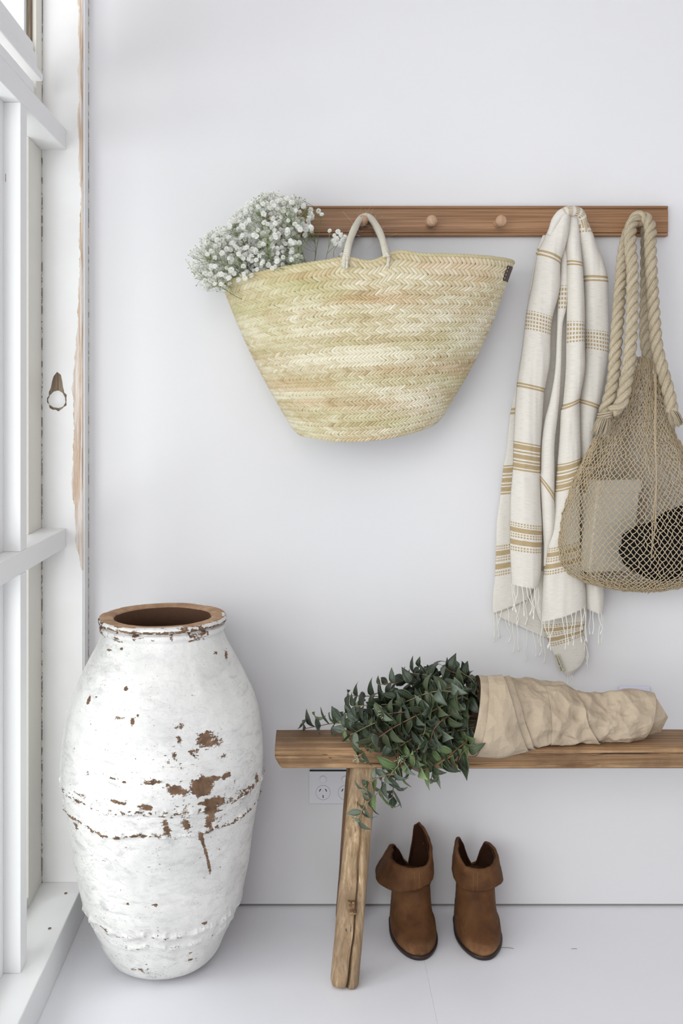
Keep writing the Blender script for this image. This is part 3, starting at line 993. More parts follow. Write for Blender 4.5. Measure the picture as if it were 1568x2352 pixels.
M_sisal = rope_mat('white_sisal', srgb(206, 194, 170), srgb(232, 226, 210), srgb(246, 243, 234), 300, 0.9, 900)
M_jute = rope_mat('jute_rope', srgb(138, 124, 100), srgb(186, 172, 148), srgb(214, 202, 182))
M_net = rope_mat('net_cord', srgb(146, 128, 100), srgb(188, 170, 140), srgb(216, 200, 174), 400, 0.3)


def handle(P, R, wrap_pitch=0.0042):
    P = spline(np.array(P), 200)
    L = np.concatenate([[0], np.cumsum(np.linalg.norm(np.diff(P, axis=0), axis=1))])
    n = int(L[-1] / 0.0008)
    l = np.linspace(0, L[-1], n)
    C = np.stack([np.interp(l, L, P[:, i]) for i in range(3)], -1)
    V, Fc, st = tube(C, R * (1 + 0.05 * np.sin(2 * PI * l / wrap_pitch) + 0.05 * np.sin(l * 60)), 14)
    return V, Fc, st


pegY = 2.285
fh = [at(790, 612, 2.131), at(795, 588, 2.133), at(801, 560, 2.15), at(812, 530, 2.20), at(825, 506, 2.285), at(840, 497, 2.300), at(856, 507, 2.282), at(872, 535, 2.21), at(882, 565, 2.16), at(888, 590, 2.133)]
V, Fc, st = handle(fh, 0.0074)
mk('handle', V, Fc, M_sisal, bk, True, {'st': st})
bh = [at(786, 606, 2.334), at(790, 585, 2.332), at(801, 553, 2.322), at(816, 520, 2.315), at(829, 503, 2.316), at(845, 500, 2.316), at(860, 518, 2.318), at(878, 560, 2.322), at(886, 606, 2.334)]
V, Fc, st = handle(bh, 0.0066)
mk('handle', V, Fc, M_sisal, bk, True, {'st': st})
# tied ends on the front of the weave
for (p0, p1) in (((793, 588), (789, 615)), ((797, 592), (796, 617)), ((886, 578), (892, 590)), ((893, 585), (890, 613))):
    a0, a1 = at(*p0, 2.128), at(*p1, 2.124)
    C = spline(np.array([a0, (a0 + a1) / 2 + [0, -0.002, 0], a1]), 14)
    V, Fc, st = tube(C, 0.0031 * (1 + 0.15 * np.sin(np.arange(14) * 1.3)), 8)
    mk('handle_knot', V, Fc, M_sisal, bk, True, {'st': st})
# loose fibres
acc = Acc()
fr = random.Random(4)
for k in range(90):
    t = fr.random()
    C = spline(np.array(fh), 60)
    p = C[int(t * 59)]
    d = np.array([fr.uniform(-1, 1), fr.uniform(-.6, .3), fr.uniform(-1, 1)])
    d /= np.linalg.norm(d)
    ln = fr.choice([0.006, 0.008, 0.01, 0.014, 0.02])
    q = np.array([fr.uniform(-1, 1), fr.uniform(-.4, .4), fr.uniform(-1, 1)]) * ln * 0.5
    V, Fc, st = tube(spline(np.array([p + d * 0.006, p + d * (0.006 + ln * .5) + q, p + d * (0.006 + ln * .9) + q * 2.2]), 6), 0.00022, 3, False)
    acc.add(V, Fc, st=st)
o = acc.build('loose_fibres', M_sisal, bk)
o['kind'] = 'stuff'
# leather tab over the right edge
M_lea = m_paint('dark_brown_leather', srgb(74, 44, 42), 0.2, 0.4, 0.3, 0.5)
thv = np.linspace(-0.34, 0.50, 16)
vvv = np.linspace(0.028, 0.118, 10)
A_, B_ = np.meshgrid(thv, vvv, indexing='ij')
o1 = basket(A_, B_, 0.0045)
o2 = basket(A_, B_, 0.0030)
n1_ = o1.reshape(-1, 3)
Vt = np.vstack([n1_, o2.reshape(-1, 3)])
gfa = grid_faces(16, 10)
nn_ = 160
edge = [i * 10 for i in range(16)] + [15 * 10 + j for j in range(1, 10)] + [i * 10 + 9 for i in range(14, -1, -1)] + [j for j in range(8, 0, -1)]
Fl = gfa.tolist() + (gfa[:, ::-1] + nn_).tolist() + [[edge[i], edge[i] + nn_, edge[(i + 1) % len(edge)] + nn_, edge[(i + 1) % len(edge)]] for i in range(len(edge))]
tab = mk('leather_tab', Vt, Fl, M_lea, bk, True)
tab['label'] = 'dark brown stitched leather tab'
for j in range(4):
    a0 = basket(-0.325, 0.034 + j * 0.021, 0.0055)
    a1 = basket(-0.325, 0.047 + j * 0.021, 0.0055)
    V, Fc, st = tube(np.array([a0, (a0 + a1) / 2, a1]), 0.0006, 5)
    mk('stitch', V, Fc, M_sisal, tab, True, {'st': st})

# ------------------------------------------------------------------ gypsophila in the basket
def m_plain(name, col, rough=0.6, spec=0.3, sub=0.0, var=0.0, sc=20, tr=0.0):
    m = MB(name, rough, spec, col)
    if var:
        c2 = tuple(x * (1 - var) for x in col[:3]) + (1,)
        m.out(m.mix(m.noise(m.obj(), sc, 3), col, c2))
    if sub:
        m.b.inputs['Subsurface Weight'].default_value = sub
        m.b.inputs['Subsurface Radius'].default_value = (0.004, 0.004, 0.003)
        m.b.inputs['Subsurface Scale'].default_value = 1.0
    return m.m


M_petal = m_plain('white_petal', srgb(250, 250, 247), 0.7, 0.2)
_t = M_petal.node_tree.nodes.new('ShaderNodeBsdfTranslucent')
_t.inputs['Color'].default_value = srgb(250, 250, 246)
_x = M_petal.node_tree.nodes.new('ShaderNodeMixShader')
_x.inputs[0].default_value = 0.5
M_petal.node_tree.links.new(M_petal.node_tree.nodes['Principled BSDF'].outputs[0], _x.inputs[1])
M_petal.node_tree.links.new(_t.outputs[0], _x.inputs[2])
M_petal.node_tree.links.new(_x.outputs[0], M_petal.node_tree.nodes['Material Output'].inputs['Surface'])
M_gcore = m_plain('blossom_core', srgb(206, 212, 186), 0.7, 0.2)
M_gstem = m_plain('gypsophila_stem', srgb(128, 140, 92), 0.6, 0.3)
M_bud = m_plain('green_bud', srgb(150, 158, 120), 0.6, 0.3)


def blossom(seed):
    r_ = np.random.default_rng(seed)
    V, Fc, fm = [], [], []
    for layer, (npet, tilt, ln, wd) in enumerate(((7, 0.05, 1.0, .74), (7, 0.50, .96, .66), (6, 0.92, .84, .56), (4, 1.3, .66, .42))):
        for k in range(npet):
            a = 2 * PI * (k + 0.5 * layer) / npet + r_.normal(0, .12)
            t = tilt + r_.normal(0, .12)
            l = ln * r_.uniform(.85, 1.1)
            d = np.array([math.cos(a) * math.cos(t), math.sin(a) * math.cos(t), math.sin(t)])
            s = np.array([-math.sin(a), math.cos(a), 0])
            up = np.cross(d, s) * -1
            b = len(V)
            pts = [d * .05 - s * .08, d * .05 + s * .08, d * l * .6 + s * wd * .5 + up * .05, d * l * .95 + s * wd * .34 + up * r_.uniform(-.15, .2), d * l * .95 - s * wd * .34 + up * r_.uniform(-.15, .2), d * l * .6 - s * wd * .5 + up * .05]
            V += pts
            Fc += [[b, b + 1, b + 2, b + 5], [b + 5, b + 2, b + 3, b + 4]]
            fm += [0, 0]
    for k in range(6):
        pass
    b = len(V)
    for k in range(5):
        a = 2 * PI * k / 5
        V.append(np.array([math.cos(a) * .22, math.sin(a) * .22, -.28]))
    V.append(np.array([0, 0, -.5]))
    V.append(np.array([0, 0, .35]))
    for k in range(5):
        Fc.append([b + k, b + (k + 1) % 5, b + 6])
        Fc.append([b + k, b + 5, b + (k + 1) % 5])
        fm += [1, 1]
    return np.array(V, float), Fc, fm


BL = [blossom(s) for s in range(5)]
BLM = [mesh_data('blossom', V, Fc, [M_petal, M_gcore], False, None, fm) for V, Fc, fm in BL]


def inside(p, poly):
    x, y = p
    c = False
    j = len(poly) - 1
    for i in range(len(poly)):
        if (poly[i][1] > y) != (poly[j][1] > y) and x < (poly[j][0] - poly[i][0]) * (y - poly[i][1]) / (poly[j][1] - poly[i][1]) + poly[i][0]:
            c = not c
        j = i
    return c


poly = [(428, 604), (436, 578), (452, 566), (470, 540), (492, 528), (520, 516), (545, 488), (566, 470), (592, 450), (620, 442), (650, 446), (678, 452), (706, 466), (716, 484), (742, 482), (740, 496), (712, 506), (716, 530), (712, 552),
        (690, 556), (684, 575), (700, 592), (694, 606), (640, 626), (600, 636), (560, 652), (528, 664), (508, 668), (490, 660), (476, 668), (452, 652), (446, 625)]
gy = thing('flower_bunch', 'bunch of tiny white gypsophila blossoms leaning out of the straw basket', 'flowers', tuple(at(640, 650, 2.24)))
gr = random.Random(12)
root = at(668, 720, 2.235)
# main stems fan out of the basket mouth
ends = []
for k in range(34):
    while True:
        q = (gr.uniform(430, 742), gr.uniform(440, 665))
        if inside(q, poly):
            break
    ends.append(q)
ends += [(740, 484), (712, 500), (440, 590), (452, 640), (500, 655), (620, 446), (690, 560), (560, 480), (480, 545), (535, 560)]
stemA = Acc()
mains = []
for k, q in enumerate(ends):
    Y = gr.uniform(2.13, 2.29)
    e = at(q[0], q[1], Y)
    base = root + np.array([gr.uniform(-0.03, 0.03), gr.uniform(-0.01, 0.035), 0])
    base[0] += (max(e[0], at(610, 0, 2.235)[0]) - base[0]) * 0.5
    mid = base * 0.45 + e * 0.55 + np.array([gr.uniform(-.01, .02), 0, gr.uniform(0.0, 0.02)])
    C = spline(np.array([base, mid, e]), 16)
    mains.append(C)
    V, Fc, st = tube(C, np.linspace(0.0011, 0.0005, 16), 4, False)
    stemA.add(V, Fc)
allm = np.vstack([m_[4:] for m_ in mains])
items = []
tries = 0
while len(items) < 1150 and tries < 40000:
    tries += 1
    q = (gr.uniform(425, 745), gr.uniform(438, 672))
    if not inside(q, poly):
        continue
    # denser body, sparser fringe
    if q[0] > 690 and gr.random() < 0.62:
        continue
    Y = 2.215 + gr.triangular(-0.095, 0.075, -0.02)
    p = at(q[0], q[1], Y)
    if any(abs(p[0] - o_[0][0]) + abs(p[2] - o_[0][2]) < 0.0050 and abs(p[1] - o_[0][1]) < 0.010 for o_ in items):
        continue
    if Y < 2.16 and q[1] > 657 - 0.33 * (q[0] - 515) and q[0] > 505:
        continue
    items.append((p, Y))
for (qx, qy) in ((562, 638), (776, 532), (768, 541), (783, 540), (774, 548), (786, 552), (766, 553), (797, 563), (780, 566), (757, 530), (781, 558), (770, 560), (792, 545), (784, 585)):
    items.append((at(qx, qy, 2.135 if qx < 600 else 2.19), 2.0))
# sprig beside the handle
sp0 = at(745, 612, 2.19)
for pts in (((745, 612), (752, 578), (762, 550), (776, 534)), ((757, 612), (775, 592), (797, 566)), ((750, 583), (768, 566), (790, 546)), ((754, 570), (756, 545), (757, 531)), ((766, 590), (768, 572), (783, 556))):
    C = spline(np.array([at(x, y, 2.192) for x, y in pts]), 12)
    V, Fc, st = tube(C, 0.0006, 4, False)
    stemA.add(V, Fc)
items.sort(key=lambda t: t[1])
rest = Acc()
for i, (p, Y) in enumerate(items):
    # pedicel to the nearest stem
    if Y > 2.05:
        d = np.linalg.norm(allm - (p + np.array([0.012, 0.0, -0.018])), axis=1)
        s0 = allm[int(np.argmin(d))]
        if np.linalg.norm(s0 - p) < 0.10:
            C = spline(np.array([s0, (s0 + p) / 2 + np.array([0, 0, -.003]), p]), 5)
            V, Fc, st = tube(C, 0.00035, 3, False)
            stemA.add(V, Fc)
    sz = gr.uniform(0.0048, 0.0066) * (0.8 if Y > 2.26 else 1)
    if p[0] < at(470, 0, 2.2)[0]:
        sz *= 0.66
    out_ = np.array([gr.uniform(-.7, .5), gr.uniform(-1.6, -.5), gr.uniform(-.3, .9)])
    M = Matrix.Translation(Vector(p)) @ Vector(out_).to_track_quat('Z', 'Y').to_matrix().to_4x4() @ Matrix.Rotation(gr.uniform(0, 6.28), 4, 'Z') @ Matrix.Scale(sz, 4)
    if i < 300:
        link('blossom', BLM[i % 5], gy, M)
    else:
        V, Fc, fm = BL[i % 5]
        Mn = np.array(M)
        rest.add(V @ Mn[:3, :3].T + Mn[:3, 3], Fc)
o = rest.build('blossom_cloud', M_petal, gy, False)
o['kind'] = 'stuff'
budA = Acc()
oc = np.array([[1, 0, 0], [-1, 0, 0], [0, 1, 0], [0, -1, 0], [0, 0, 1], [0, 0, -1]], float)
ocf = [[0, 2, 4], [2, 1, 4], [1, 3, 4], [3, 0, 4], [2, 0, 5], [1, 2, 5], [3, 1, 5], [0, 3, 5]]
for k in range(900):
    q = (gr.uniform(422, 735), gr.uniform(436, 682))
    qq = (q[0] + (560 - q[0]) * 0.05, q[1] + (570 - q[1]) * 0.05)
    if not inside(qq, poly) or (q[1] > 660 - 0.33 * (q[0] - 515) and q[0] > 505):
        continue
    p = at(q[0], q[1], gr.uniform(2.13, 2.28))
    budA.add(oc * gr.uniform(0.0007, 0.0019) + p, ocf)
    d = np.linalg.norm(allm - (p + np.array([0.01, 0.0, -0.014])), axis=1)
    s0 = allm[int(np.argmin(d))]
    if np.linalg.norm(s0 - p) < 0.07:
        V, Fc, st = tube(np.array([s0, (s0 + p) / 2 + np.array([.002, 0, -.002]), p]), 0.0003, 3, False)
        stemA.add(V, Fc)
o = budA.build('bud_cloud', M_bud, gy, True)
o['kind'] = 'stuff'
o = stemA.build('stems', M_gstem, gy, True)
o['kind'] = 'stuff'
# fine green foliage deep in the bunch
fol = Acc()
for k in range(900):
    q = (gr.uniform(470, 700), gr.uniform(560, 668))
    if not inside(q, poly):
        continue
    p = at(q[0], q[1], gr.uniform(2.19, 2.29))
    d = np.array([gr.uniform(-1, 1), gr.uniform(-1, 1), gr.uniform(-1, 1)]) * 0.008
    s_ = np.array([gr.uniform(-1, 1), gr.uniform(-1, 1), gr.uniform(-1, 1)]) * 0.0013
    fol.add(np.array([p - d, p + s_, p + d, p - s_]), [[0, 1, 2, 3]])
o = fol.build('fine_leaves', m_plain('gypsophila_leaf', srgb(74, 88, 52), 0.6, 0.3), gy, False)
o['kind'] = 'stuff'

# ------------------------------------------------------------------ striped cotton throw
LEN0, LEN1 = 480.0, 1360.0


def cloth_mat():
    m = MB('striped_cotton', 0.85, 0.1)
    st = m.n('Attribute', attribute_name='st').outputs['Vector']       # x: metres across, y: pattern position, z: metres along
    sep = m.n('SeparateXYZ', {0: st})
    u, p, l = sep.outputs
    wob = m.math('MULTIPLY', m.math('SUBTRACT', m.noise(m.n('CombineXYZ', {0: u, 1: 0.0}).outputs[0], 60, 3), 0.5), 2.0)
    pn = m.math('DIVIDE', m.math('SUBTRACT', m.math('ADD', p, wob), 480.0), 880.0)

    pw = m.math('ADD', p, wob)

    def zones(iv, lo, hi):
        stops = [(0.0, 0.0)]
        for a, b in iv:
            stops += [((a - lo) / (hi - lo), 1.0), ((b - lo) / (hi - lo), 0.0)]
        return m.ramp(m.math('DIVIDE', m.math('SUBTRACT', pw, lo), hi - lo), stops, 'CONSTANT')
    solid = m.math('MAXIMUM', zones([(575, 584.5), (594, 604)], 560.0, 620.0), m.math('MAXIMUM', zones([(878, 885.5), (890, 898)], 870.0, 910.0), m.math('MAXIMUM', zones([(1012, 1015), (1018, 1030), (1034, 1038), (1042, 1053), (1057, 1061), (1064, 1075), (1078, 1082)], 1005.0, 1090.0), zones([(1208, 1219), (1237, 1249)], 1200.0, 1260.0))))
    dots = m.math('MAXIMUM', zones([(485, 530), (712, 765)], 470.0, 800.0), zones([(1196, 1205), (1222, 1234), (1253, 1264)], 1190.0, 1275.0))
    # dashes: rows along the pattern direction, columns across
    du = m.math('FRACT', m.math('MULTIPLY', u, 1 / 0.0062))
    row = m.math('FRACT', m.math('MULTIPLY', m.math('SUBTRACT', p, 485), 1 / 10.6))
    row2 = m.math('FRACT', m.math('MULTIPLY', m.math('SUBTRACT', p, 1196), 1 / 6.4))
    rr = m.mix(m.math('GREATER_THAN', p, 1000.0), row, row2)
    d = m.math('MULTIPLY', m.math('LESS_THAN', du, 0.62), m.math('LESS_THAN', rr, 0.62))
    mask = m.math('MAXIMUM', solid, m.math('MULTIPLY', dots, d))
    sl = m.n('CombineXYZ', {0: m.math('MULTIPLY', u, 60), 1: m.math('MULTIPLY', l, 900)}).outputs[0]
    slub = m.noise(sl, 1.0, 4, 0.6)
    base = m.ramp(slub, [(0.3, srgb(226, 219, 207)), (0.5, srgb(238, 233, 225)), (0.7, srgb(243, 240, 234))])
    tan = m.ramp(slub, [(0.3, srgb(178, 152, 106)), (0.7, srgb(204, 180, 138))])
    c = m.mix(m.math('MULTIPLY', mask, 0.92), base, tan)
    m.out(c, m.bump(slub, 0.35, 0.0008))
    # a little light passes through the thin cotton
    tr = m.n('BsdfTranslucent', {'Color': c})
    mx = m.n('MixShader', {0: 0.22, 1: m.b.outputs[0], 2: tr.outputs[0]})
    m.nt.links.new(mx.outputs[0], m.nt.nodes['Material Output'].inputs['Surface'])
    return m.m


M_cloth = cloth_mat()
M_thread = m_plain('cotton_thread', srgb(236, 233, 224), 0.8, 0.1)
tw = thing('striped_throw', 'off-white cotton throw with tan stripes and knotted fringe hanging from a peg', 'throw', tuple(at(1300, 505, 2.30)))


def cloth_panel(rows, Y, bulge, nS=34, nT=200, seed=0, wr=0.0022, folds=1.0, label=None, yfun=None):
    rows = np.array(rows, float)
    k = len(rows)
    tt = np.linspace(0, 1, nT)
    R = spline_lin(rows, nT)
    V = np.zeros((nT, nS, 3))
    st = np.zeros((nT, nS, 3))
    s = np.linspace(0, 1, nS)
    a = PI * s
    cosp = 0.5 - 0.5 * np.cos(a)
    cx = 0.35 * s + 0.65 * cosp
    lz = 0
    prev = None
    for i in range(nT):
        xl, yl, xr, yr, v = R[i]
        Yc = (Y(i / (nT - 1)) if callable(Y) else Y)
        wpx = xr - xl
        x = xl + wpx * cx
        y = yl + (yr - yl) * cx
        bl = bulge * min(1.0, wpx / 40.0)
        dep = Yc - bl * np.sin(a) ** 0.8
        dep = np.minimum(dep, 2.346)
        P = np.stack([(x - VX) * Yc / F, dep, EYE - (y - VY) * Yc / F], -1)
        V[i] = P
        mid = (P[0] + P[-1]) / 2
        if prev is not None:
            lz += np.linalg.norm(mid - prev)
        prev = mid
        st[i, :, 0] = (s * wpx * 1.25 + xl * 0.6) * Yc / F
        st[i, :, 1] = v
        st[i, :, 2] = lz
    Q = V.reshape(-1, 3)
    f1 = (fbm(np.c_[Q[:, 0] * 46, Q[:, 2] * 5 + seed, Q[:, 1] * 0], 3, seed).reshape(nT, nS) - 0.5)
    f2 = (fbm(np.c_[Q[:, 0] * 14, Q[:, 2] * 9 + seed, Q[:, 1] * 0], 3, seed + 5).reshape(nT, nS) - 0.5)
    w_ = np.sin(a)[None] ** 0.6
    V[:, :, 1] += np.minimum((f1 * 2.6 * wr + f2 * 2.2 * wr) * w_ * folds, 2.347 - V[:, :, 1])
    o = mk('fold', V.reshape(-1, 3), grid_faces(nT, nS), M_cloth, tw, True, {'st': st.reshape(-1, 3)})
    md = o.modifiers.new('thickness', 'SOLIDIFY')
    md.thickness = 0.0012
    if label:
        o['label'] = label
    return V


def spline_lin(P, n):
    """monotone-ish interpolation in row space : spline for outline, linear for pattern value"""
    d = np.concatenate([[0], np.cumsum(np.abs(np.diff((P[:, 1] + P[:, 3]) / 2)) + 1e-3)])
    t = np.linspace(0, d[-1], n)
    k = len(P)
    u = np.interp(t, d, np.arange(k))
    i = np.minimum(u.astype(int), k - 2)
    f = (u - i)[:, None]
    Q = np.vstack([P[0], P, P[-1]])
    a, b, c, e = Q[i], Q[i + 1], Q[i + 2], Q[i + 3]
    # finite-difference tangents scaled to the segment, to avoid overshoot on uneven rows
    h = np.diff(d)
    m_ = np.zeros_like(P)
    for j in range(k):
        if j == 0:
            m_[j] = (P[1] - P[0]) / h[0]
        elif j == k - 1:
            m_[j] = (P[-1] - P[-2]) / h[-1]
        else:
            m_[j] = (P[j + 1] - P[j - 1]) / (h[j] + h[j - 1])
    hh = h[i][:, None]
    f2, f3 = f * f, f * f * f
    R = (2 * f3 - 3 * f2 + 1) * P[i] + (f3 - 2 * f2 + f) * hh * m_[i] + (-2 * f3 + 3 * f2) * P[i + 1] + (f3 - f2) * hh * m_[i + 1]
    R[:, 4] = (P[i, 4] * (1 - f[:, 0]) + P[i + 1, 4] * f[:, 0])
    return R


def ytop(Yt, Yb, k=0.12):
    return lambda t: Yb + (Yt - Yb) * math.exp(-t / k)


# back layers first
H0 = cloth_panel([(1246, 540, 1300, 545, 560), (1233, 572, 1262, 578, 575), (1230, 584, 1262, 592, 605), (1216, 660, 1250, 668, 660), (1205, 760, 1245, 765, 765), (1190, 850, 1240, 855, 820), (1174, 938, 1240, 930, 878),
                  (1171, 952, 1240, 944, 898), (1162, 1040, 1240, 1036, 990), (1156, 1069, 1240, 1062, 1012), (1149, 1136, 1240, 1128, 1082), (1140, 1200, 1240, 1192, 1150), (1139, 1252, 1240, 1236, 1195), (1136, 1326, 1240, 1304, 1266), (1131, 1372, 1228, 1346, 1310), (1131, 1410, 1214, 1376, 1345)],
                 2.332, 0.007, seed=1, wr=0.0012)
H0b = cloth_panel([(1180, 1250, 1262, 1250, 1100), (1165, 1340, 1262, 1345, 1110), (1140, 1385, 1262, 1400, 1120), (1133, 1404, 1262, 1462, 1130), (1135, 1412, 1250, 1464, 1140)], 2.338, 0.003, seed=2, wr=0.0012)
cloth_panel([(1286, 498, 1330, 498, 640), (1250, 620, 1350, 620, 650), (1232, 800, 1352, 800, 660), (1236, 1000, 1345, 1000, 670), (1238, 1200, 1345, 1200, 680), (1240, 1350, 1345, 1350, 690), (1242, 1400, 1345, 1400, 700)], 2.339, 0.002, seed=3, wr=0.001)
# right side fold, comes over the top of the peg
H4 = cloth_panel([(1296, 481, 1330, 482, 478), (1302, 488, 1340, 490, 492), (1314, 512, 1350, 512, 512), (1321, 538, 1360, 535, 531), (1328, 570, 1372, 568, 548), (1334, 605, 1386, 600, 562), (1338, 635, 1395, 638, 575), (1340, 648, 1396, 650, 605),
                  (1341, 700, 1397, 702, 655), (1342, 757, 1398, 764, 712), (1344, 800, 1396, 810, 765), (1338, 860, 1388, 870, 830), (1331, 917, 1376, 932, 878), (1329, 925, 1372, 940, 898), (1328, 990, 1364, 1000, 950),
                  (1330, 1050, 1364, 1052, 1012), (1330, 1130, 1368, 1130, 1082), (1335, 1240, 1374, 1240, 1195), (1338, 1325, 1386, 1328, 1264), (1340, 1365, 1388, 1372, 1312), (1342, 1396, 1384, 1411, 1345)],
                 ytop(2.275, 2.310), 0.022, seed=4, wr=0.003, nT=260)
# centre fold
H3 = cloth_panel([(1300, 484, 1322, 484, 532), (1300, 520, 1328, 518, 545), (1298, 560, 1332, 560, 560), (1301, 600, 1336, 606, 575), (1301, 610, 1337, 614, 605), (1300, 680, 1341, 680, 665), (1300, 738, 1342, 741, 712), (1299, 788, 1342, 784, 765),
                  (1298, 850, 1342, 848, 830), (1291, 930, 1331, 914, 878), (1287, 942, 1330, 923, 898), (1284, 1000, 1332, 990, 950), (1279, 1066, 1334, 1050, 1012), (1274, 1130, 1332, 1110, 1082), (1270, 1180, 1331, 1170, 1140),
                  (1254, 1257, 1332, 1238, 1195), (1247, 1320, 1336, 1298, 1264), (1244, 1372, 1344, 1350, 1312), (1242, 1428, 1346, 1391, 1345)],
                 ytop(2.270, 2.292), 0.026, seed=5, wr=0.003, nT=300)
# inner narrow fold with the selvedge
H2 = cloth_panel([(1292, 520, 1306, 520, 612), (1289, 600, 1303, 600, 650), (1284, 655, 1304, 655, 711), (1280, 708, 1300, 708, 765), (1279, 745, 1292, 745, 772), (1274, 850, 1288, 850, 790), (1262, 920, 1284, 920, 810), (1250, 965, 1279, 965, 830), (1243, 1020, 1273, 1020, 850), (1241, 1080, 1273, 1080, 870),
                  (1239, 1092, 1273, 1138, 878), (1240, 1104, 1273, 1154, 898), (1243, 1165, 1274, 1185, 930), (1246, 1225, 1272, 1225, 960), (1248, 1252, 1261, 1252, 975), (1248, 1300, 1253, 1300, 990)],
                 2.288, 0.018, seed=6, wr=0.002, nS=22)
# big left fold
H1 = cloth_panel([(1286, 483, 1309, 483, 532), (1272, 500, 1309, 502, 540), (1258, 528, 1306, 532, 550), (1246, 556, 1298, 566, 562), (1236, 575, 1288, 597, 575), (1232, 587, 1286, 610, 605), (1222, 650, 1284, 668, 650), (1209, 713, 1268, 730, 712), (1204, 756, 1264, 770, 765),
                  (1196, 820, 1262, 834, 820), (1187, 878, 1251, 893, 878), (1186, 888, 1249, 902, 898), (1182, 950, 1245, 962, 950), (1179, 1012, 1241, 1023, 1012), (1177, 1078, 1240, 1087, 1082), (1172, 1140, 1241, 1148, 1140),
                  (1171, 1195, 1244, 1206, 1195), (1171, 1262, 1243, 1269, 1264), (1173, 1310, 1241, 1318, 1312), (1174, 1341, 1234, 1350, 1345)],
                 ytop(2.262, 2.290), 0.028, seed=7, wr=0.0035, nT=300)
# lower corner with the sewn-in label
H6 = cloth_panel([(1236, 1310, 1346, 1320, 1100), (1226, 1370, 1348, 1380, 1140), (1234, 1412, 1348, 1410, 1180), (1243, 1432, 1346, 1424, 1194), (1264, 1486, 1338, 1460, 1266), (1275, 1512, 1346, 1488, 1300), (1290, 1540, 1338, 1522, 1330), (1303, 1556, 1312, 1549, 1345)],
                 2.325, 0.010, seed=8, wr=0.0015)
# knot of cloth looped over the peg end
Vk = np.array(spline(np.array([at(1262, 540, 2.262), at(1276, 506, 2.252), at(1294, 488, 2.250), at(1314, 484, 2.252), at(1332, 492, 2.262), at(1340, 515, 2.272), at(1346, 545, 2.28)]), 60))
V, Fc, st = tube(Vk, np.interp(np.linspace(0, 1, 60), [0, .3, .6, 1], [0.006, 0.0105, 0.0115, 0.006]), 22)
st2 = np.stack([st[:, 0] * 0.02, 487 + (st[:, 2] > 0.075) * 22 - (st[:, 2] <= 0.075) * 0 + 40 * (st[:, 2] <= 0.06), st[:, 2]], -1)
st2[:, 1] = np.interp(st[:, 2], [0, 0.055, 0.06, 0.12], [545, 533, 528, 486])
V = V + np.c_[0 * V[:, 0], 0.004 * (fbm(V * 60, 3, 3) - 0.5), 0.004 * (fbm(V * 50, 3, 4) - 0.5)]
mk('fold', V, Fc, M_cloth, tw, True, {'st': st2})

# fringe
fr = random.Random(21)


def fringe(H, n, ln, y_off=0.0):
    hem = H[-1]
    for k in range(n):
        t = (k + 0.5 + fr.uniform(-.25, .25)) / n
        i = int(t * (len(hem) - 1))
        p = hem[i].copy()
        p[1] -= y_off
        L_ = ln * fr.uniform(.75, 1.2)
        sw = fr.uniform(-0.008, 0.008)
        sw2 = fr.uniform(-0.006, 0.006)
        pts = np.array([p + [0, 0, .003], p + [sw * .5, -.003, -L_ * .3], p + [sw + sw2, -.004, -L_ * .65], p + [sw, -.003, -L_]])
        pts[:, 1] = np.minimum(pts[:, 1], 2.344)
        C = spline(pts, 26)
        r = 0.00085 * (1 + 0.12 * np.sin(np.arange(26) * 1.9))
        r[-4:-1] = (0.0012, 0.0018, 0.0015)
        V, Fc, st = tube(C, r, 6)
        mk('fringe_strand', V, Fc, M_thread, tw, True)


fringe(H0, 8, 0.052)
fringe(H0b, 9, 0.062)
fringe(H1, 9, 0.058)
fringe(H3, 11, 0.064)
fringe(H4, 6, 0.060)
fringe(H6, 3, 0.045)
# fringe hanging from the slanting side of the lower corner
for k in range(6):
    t = 0.42 + 0.1 * k
    row = H6[int((0.55 + 0.06 * k) * (len(H6) - 1))]
    p = row[-1] + np.array([0.0, -0.004, 0])
    C = spline(np.array([p, p + [0.003, -.002, -.015], p + [fr.uniform(-.006, .004), -.002, -.034]]), 16)
    V, Fc, st = tube(C, 0.0009, 5)
    mk('fringe_strand', V, Fc, M_thread, tw, True)
# sewn label
lab = thing_lab = None
c0 = at(1284, 1522, 2.3105)
ang = math.radians(-69)
ux = np.array([math.cos(ang), 0, math.sin(ang)])
uz = np.array([-math.sin(ang), 0, math.cos(ang)])
V, Fc = box(-0.0200, 0.0200, -0.0005, 0.0005, -0.0060, 0.0060, 0.0003, 1)
V = c0 + V[:, :1] * ux + V[:, 1:2] * np.array([0, 1.0, 0]) + V[:, 2:] * uz
lb = mk('care_label', V, Fc, m_paint('label_linen', srgb(196, 190, 170), 0.02, 0.8, 0.3, 0.1), tw, False)
lb['label'] = 'small beige sewn label with dark lettering'
M_ink = m_plain('label_ink', srgb(60, 58, 52), 0.8, 0.1)
tc = bpy.data.curves.new('lettering', 'FONT')
tc.body = 'LATIFWAER  KIDS'
tc.size = 0.0046
tc.extrude = 0.0001
tc.align_x, tc.align_y = 'CENTER', 'CENTER'
tc.space_character = 1.02
tc.materials.append(M_ink)
tmp = bpy.data.objects.new('lettering', tc)
Rm = Matrix(((ux[0], 0, 0), (0, 0, 0), (0, 0, 0)))
Rm = Matrix(((ux[0], uz[0], 0), (0, 0, -1), (ux[2], uz[2], 0))).to_4x4()
tme = bpy.data.meshes.new_from_object(tmp)
bpy.data.objects.remove(tmp)
to = link('lettering', tme, lb, Matrix.Translation(Vector(c0 + np.array([0, -0.0008, 0]) - uz * 0.0018)) @ Rm)
V, Fc = box(-0.0155, 0.0155, -0.0003, 0.0, -0.0003, 0.0003)
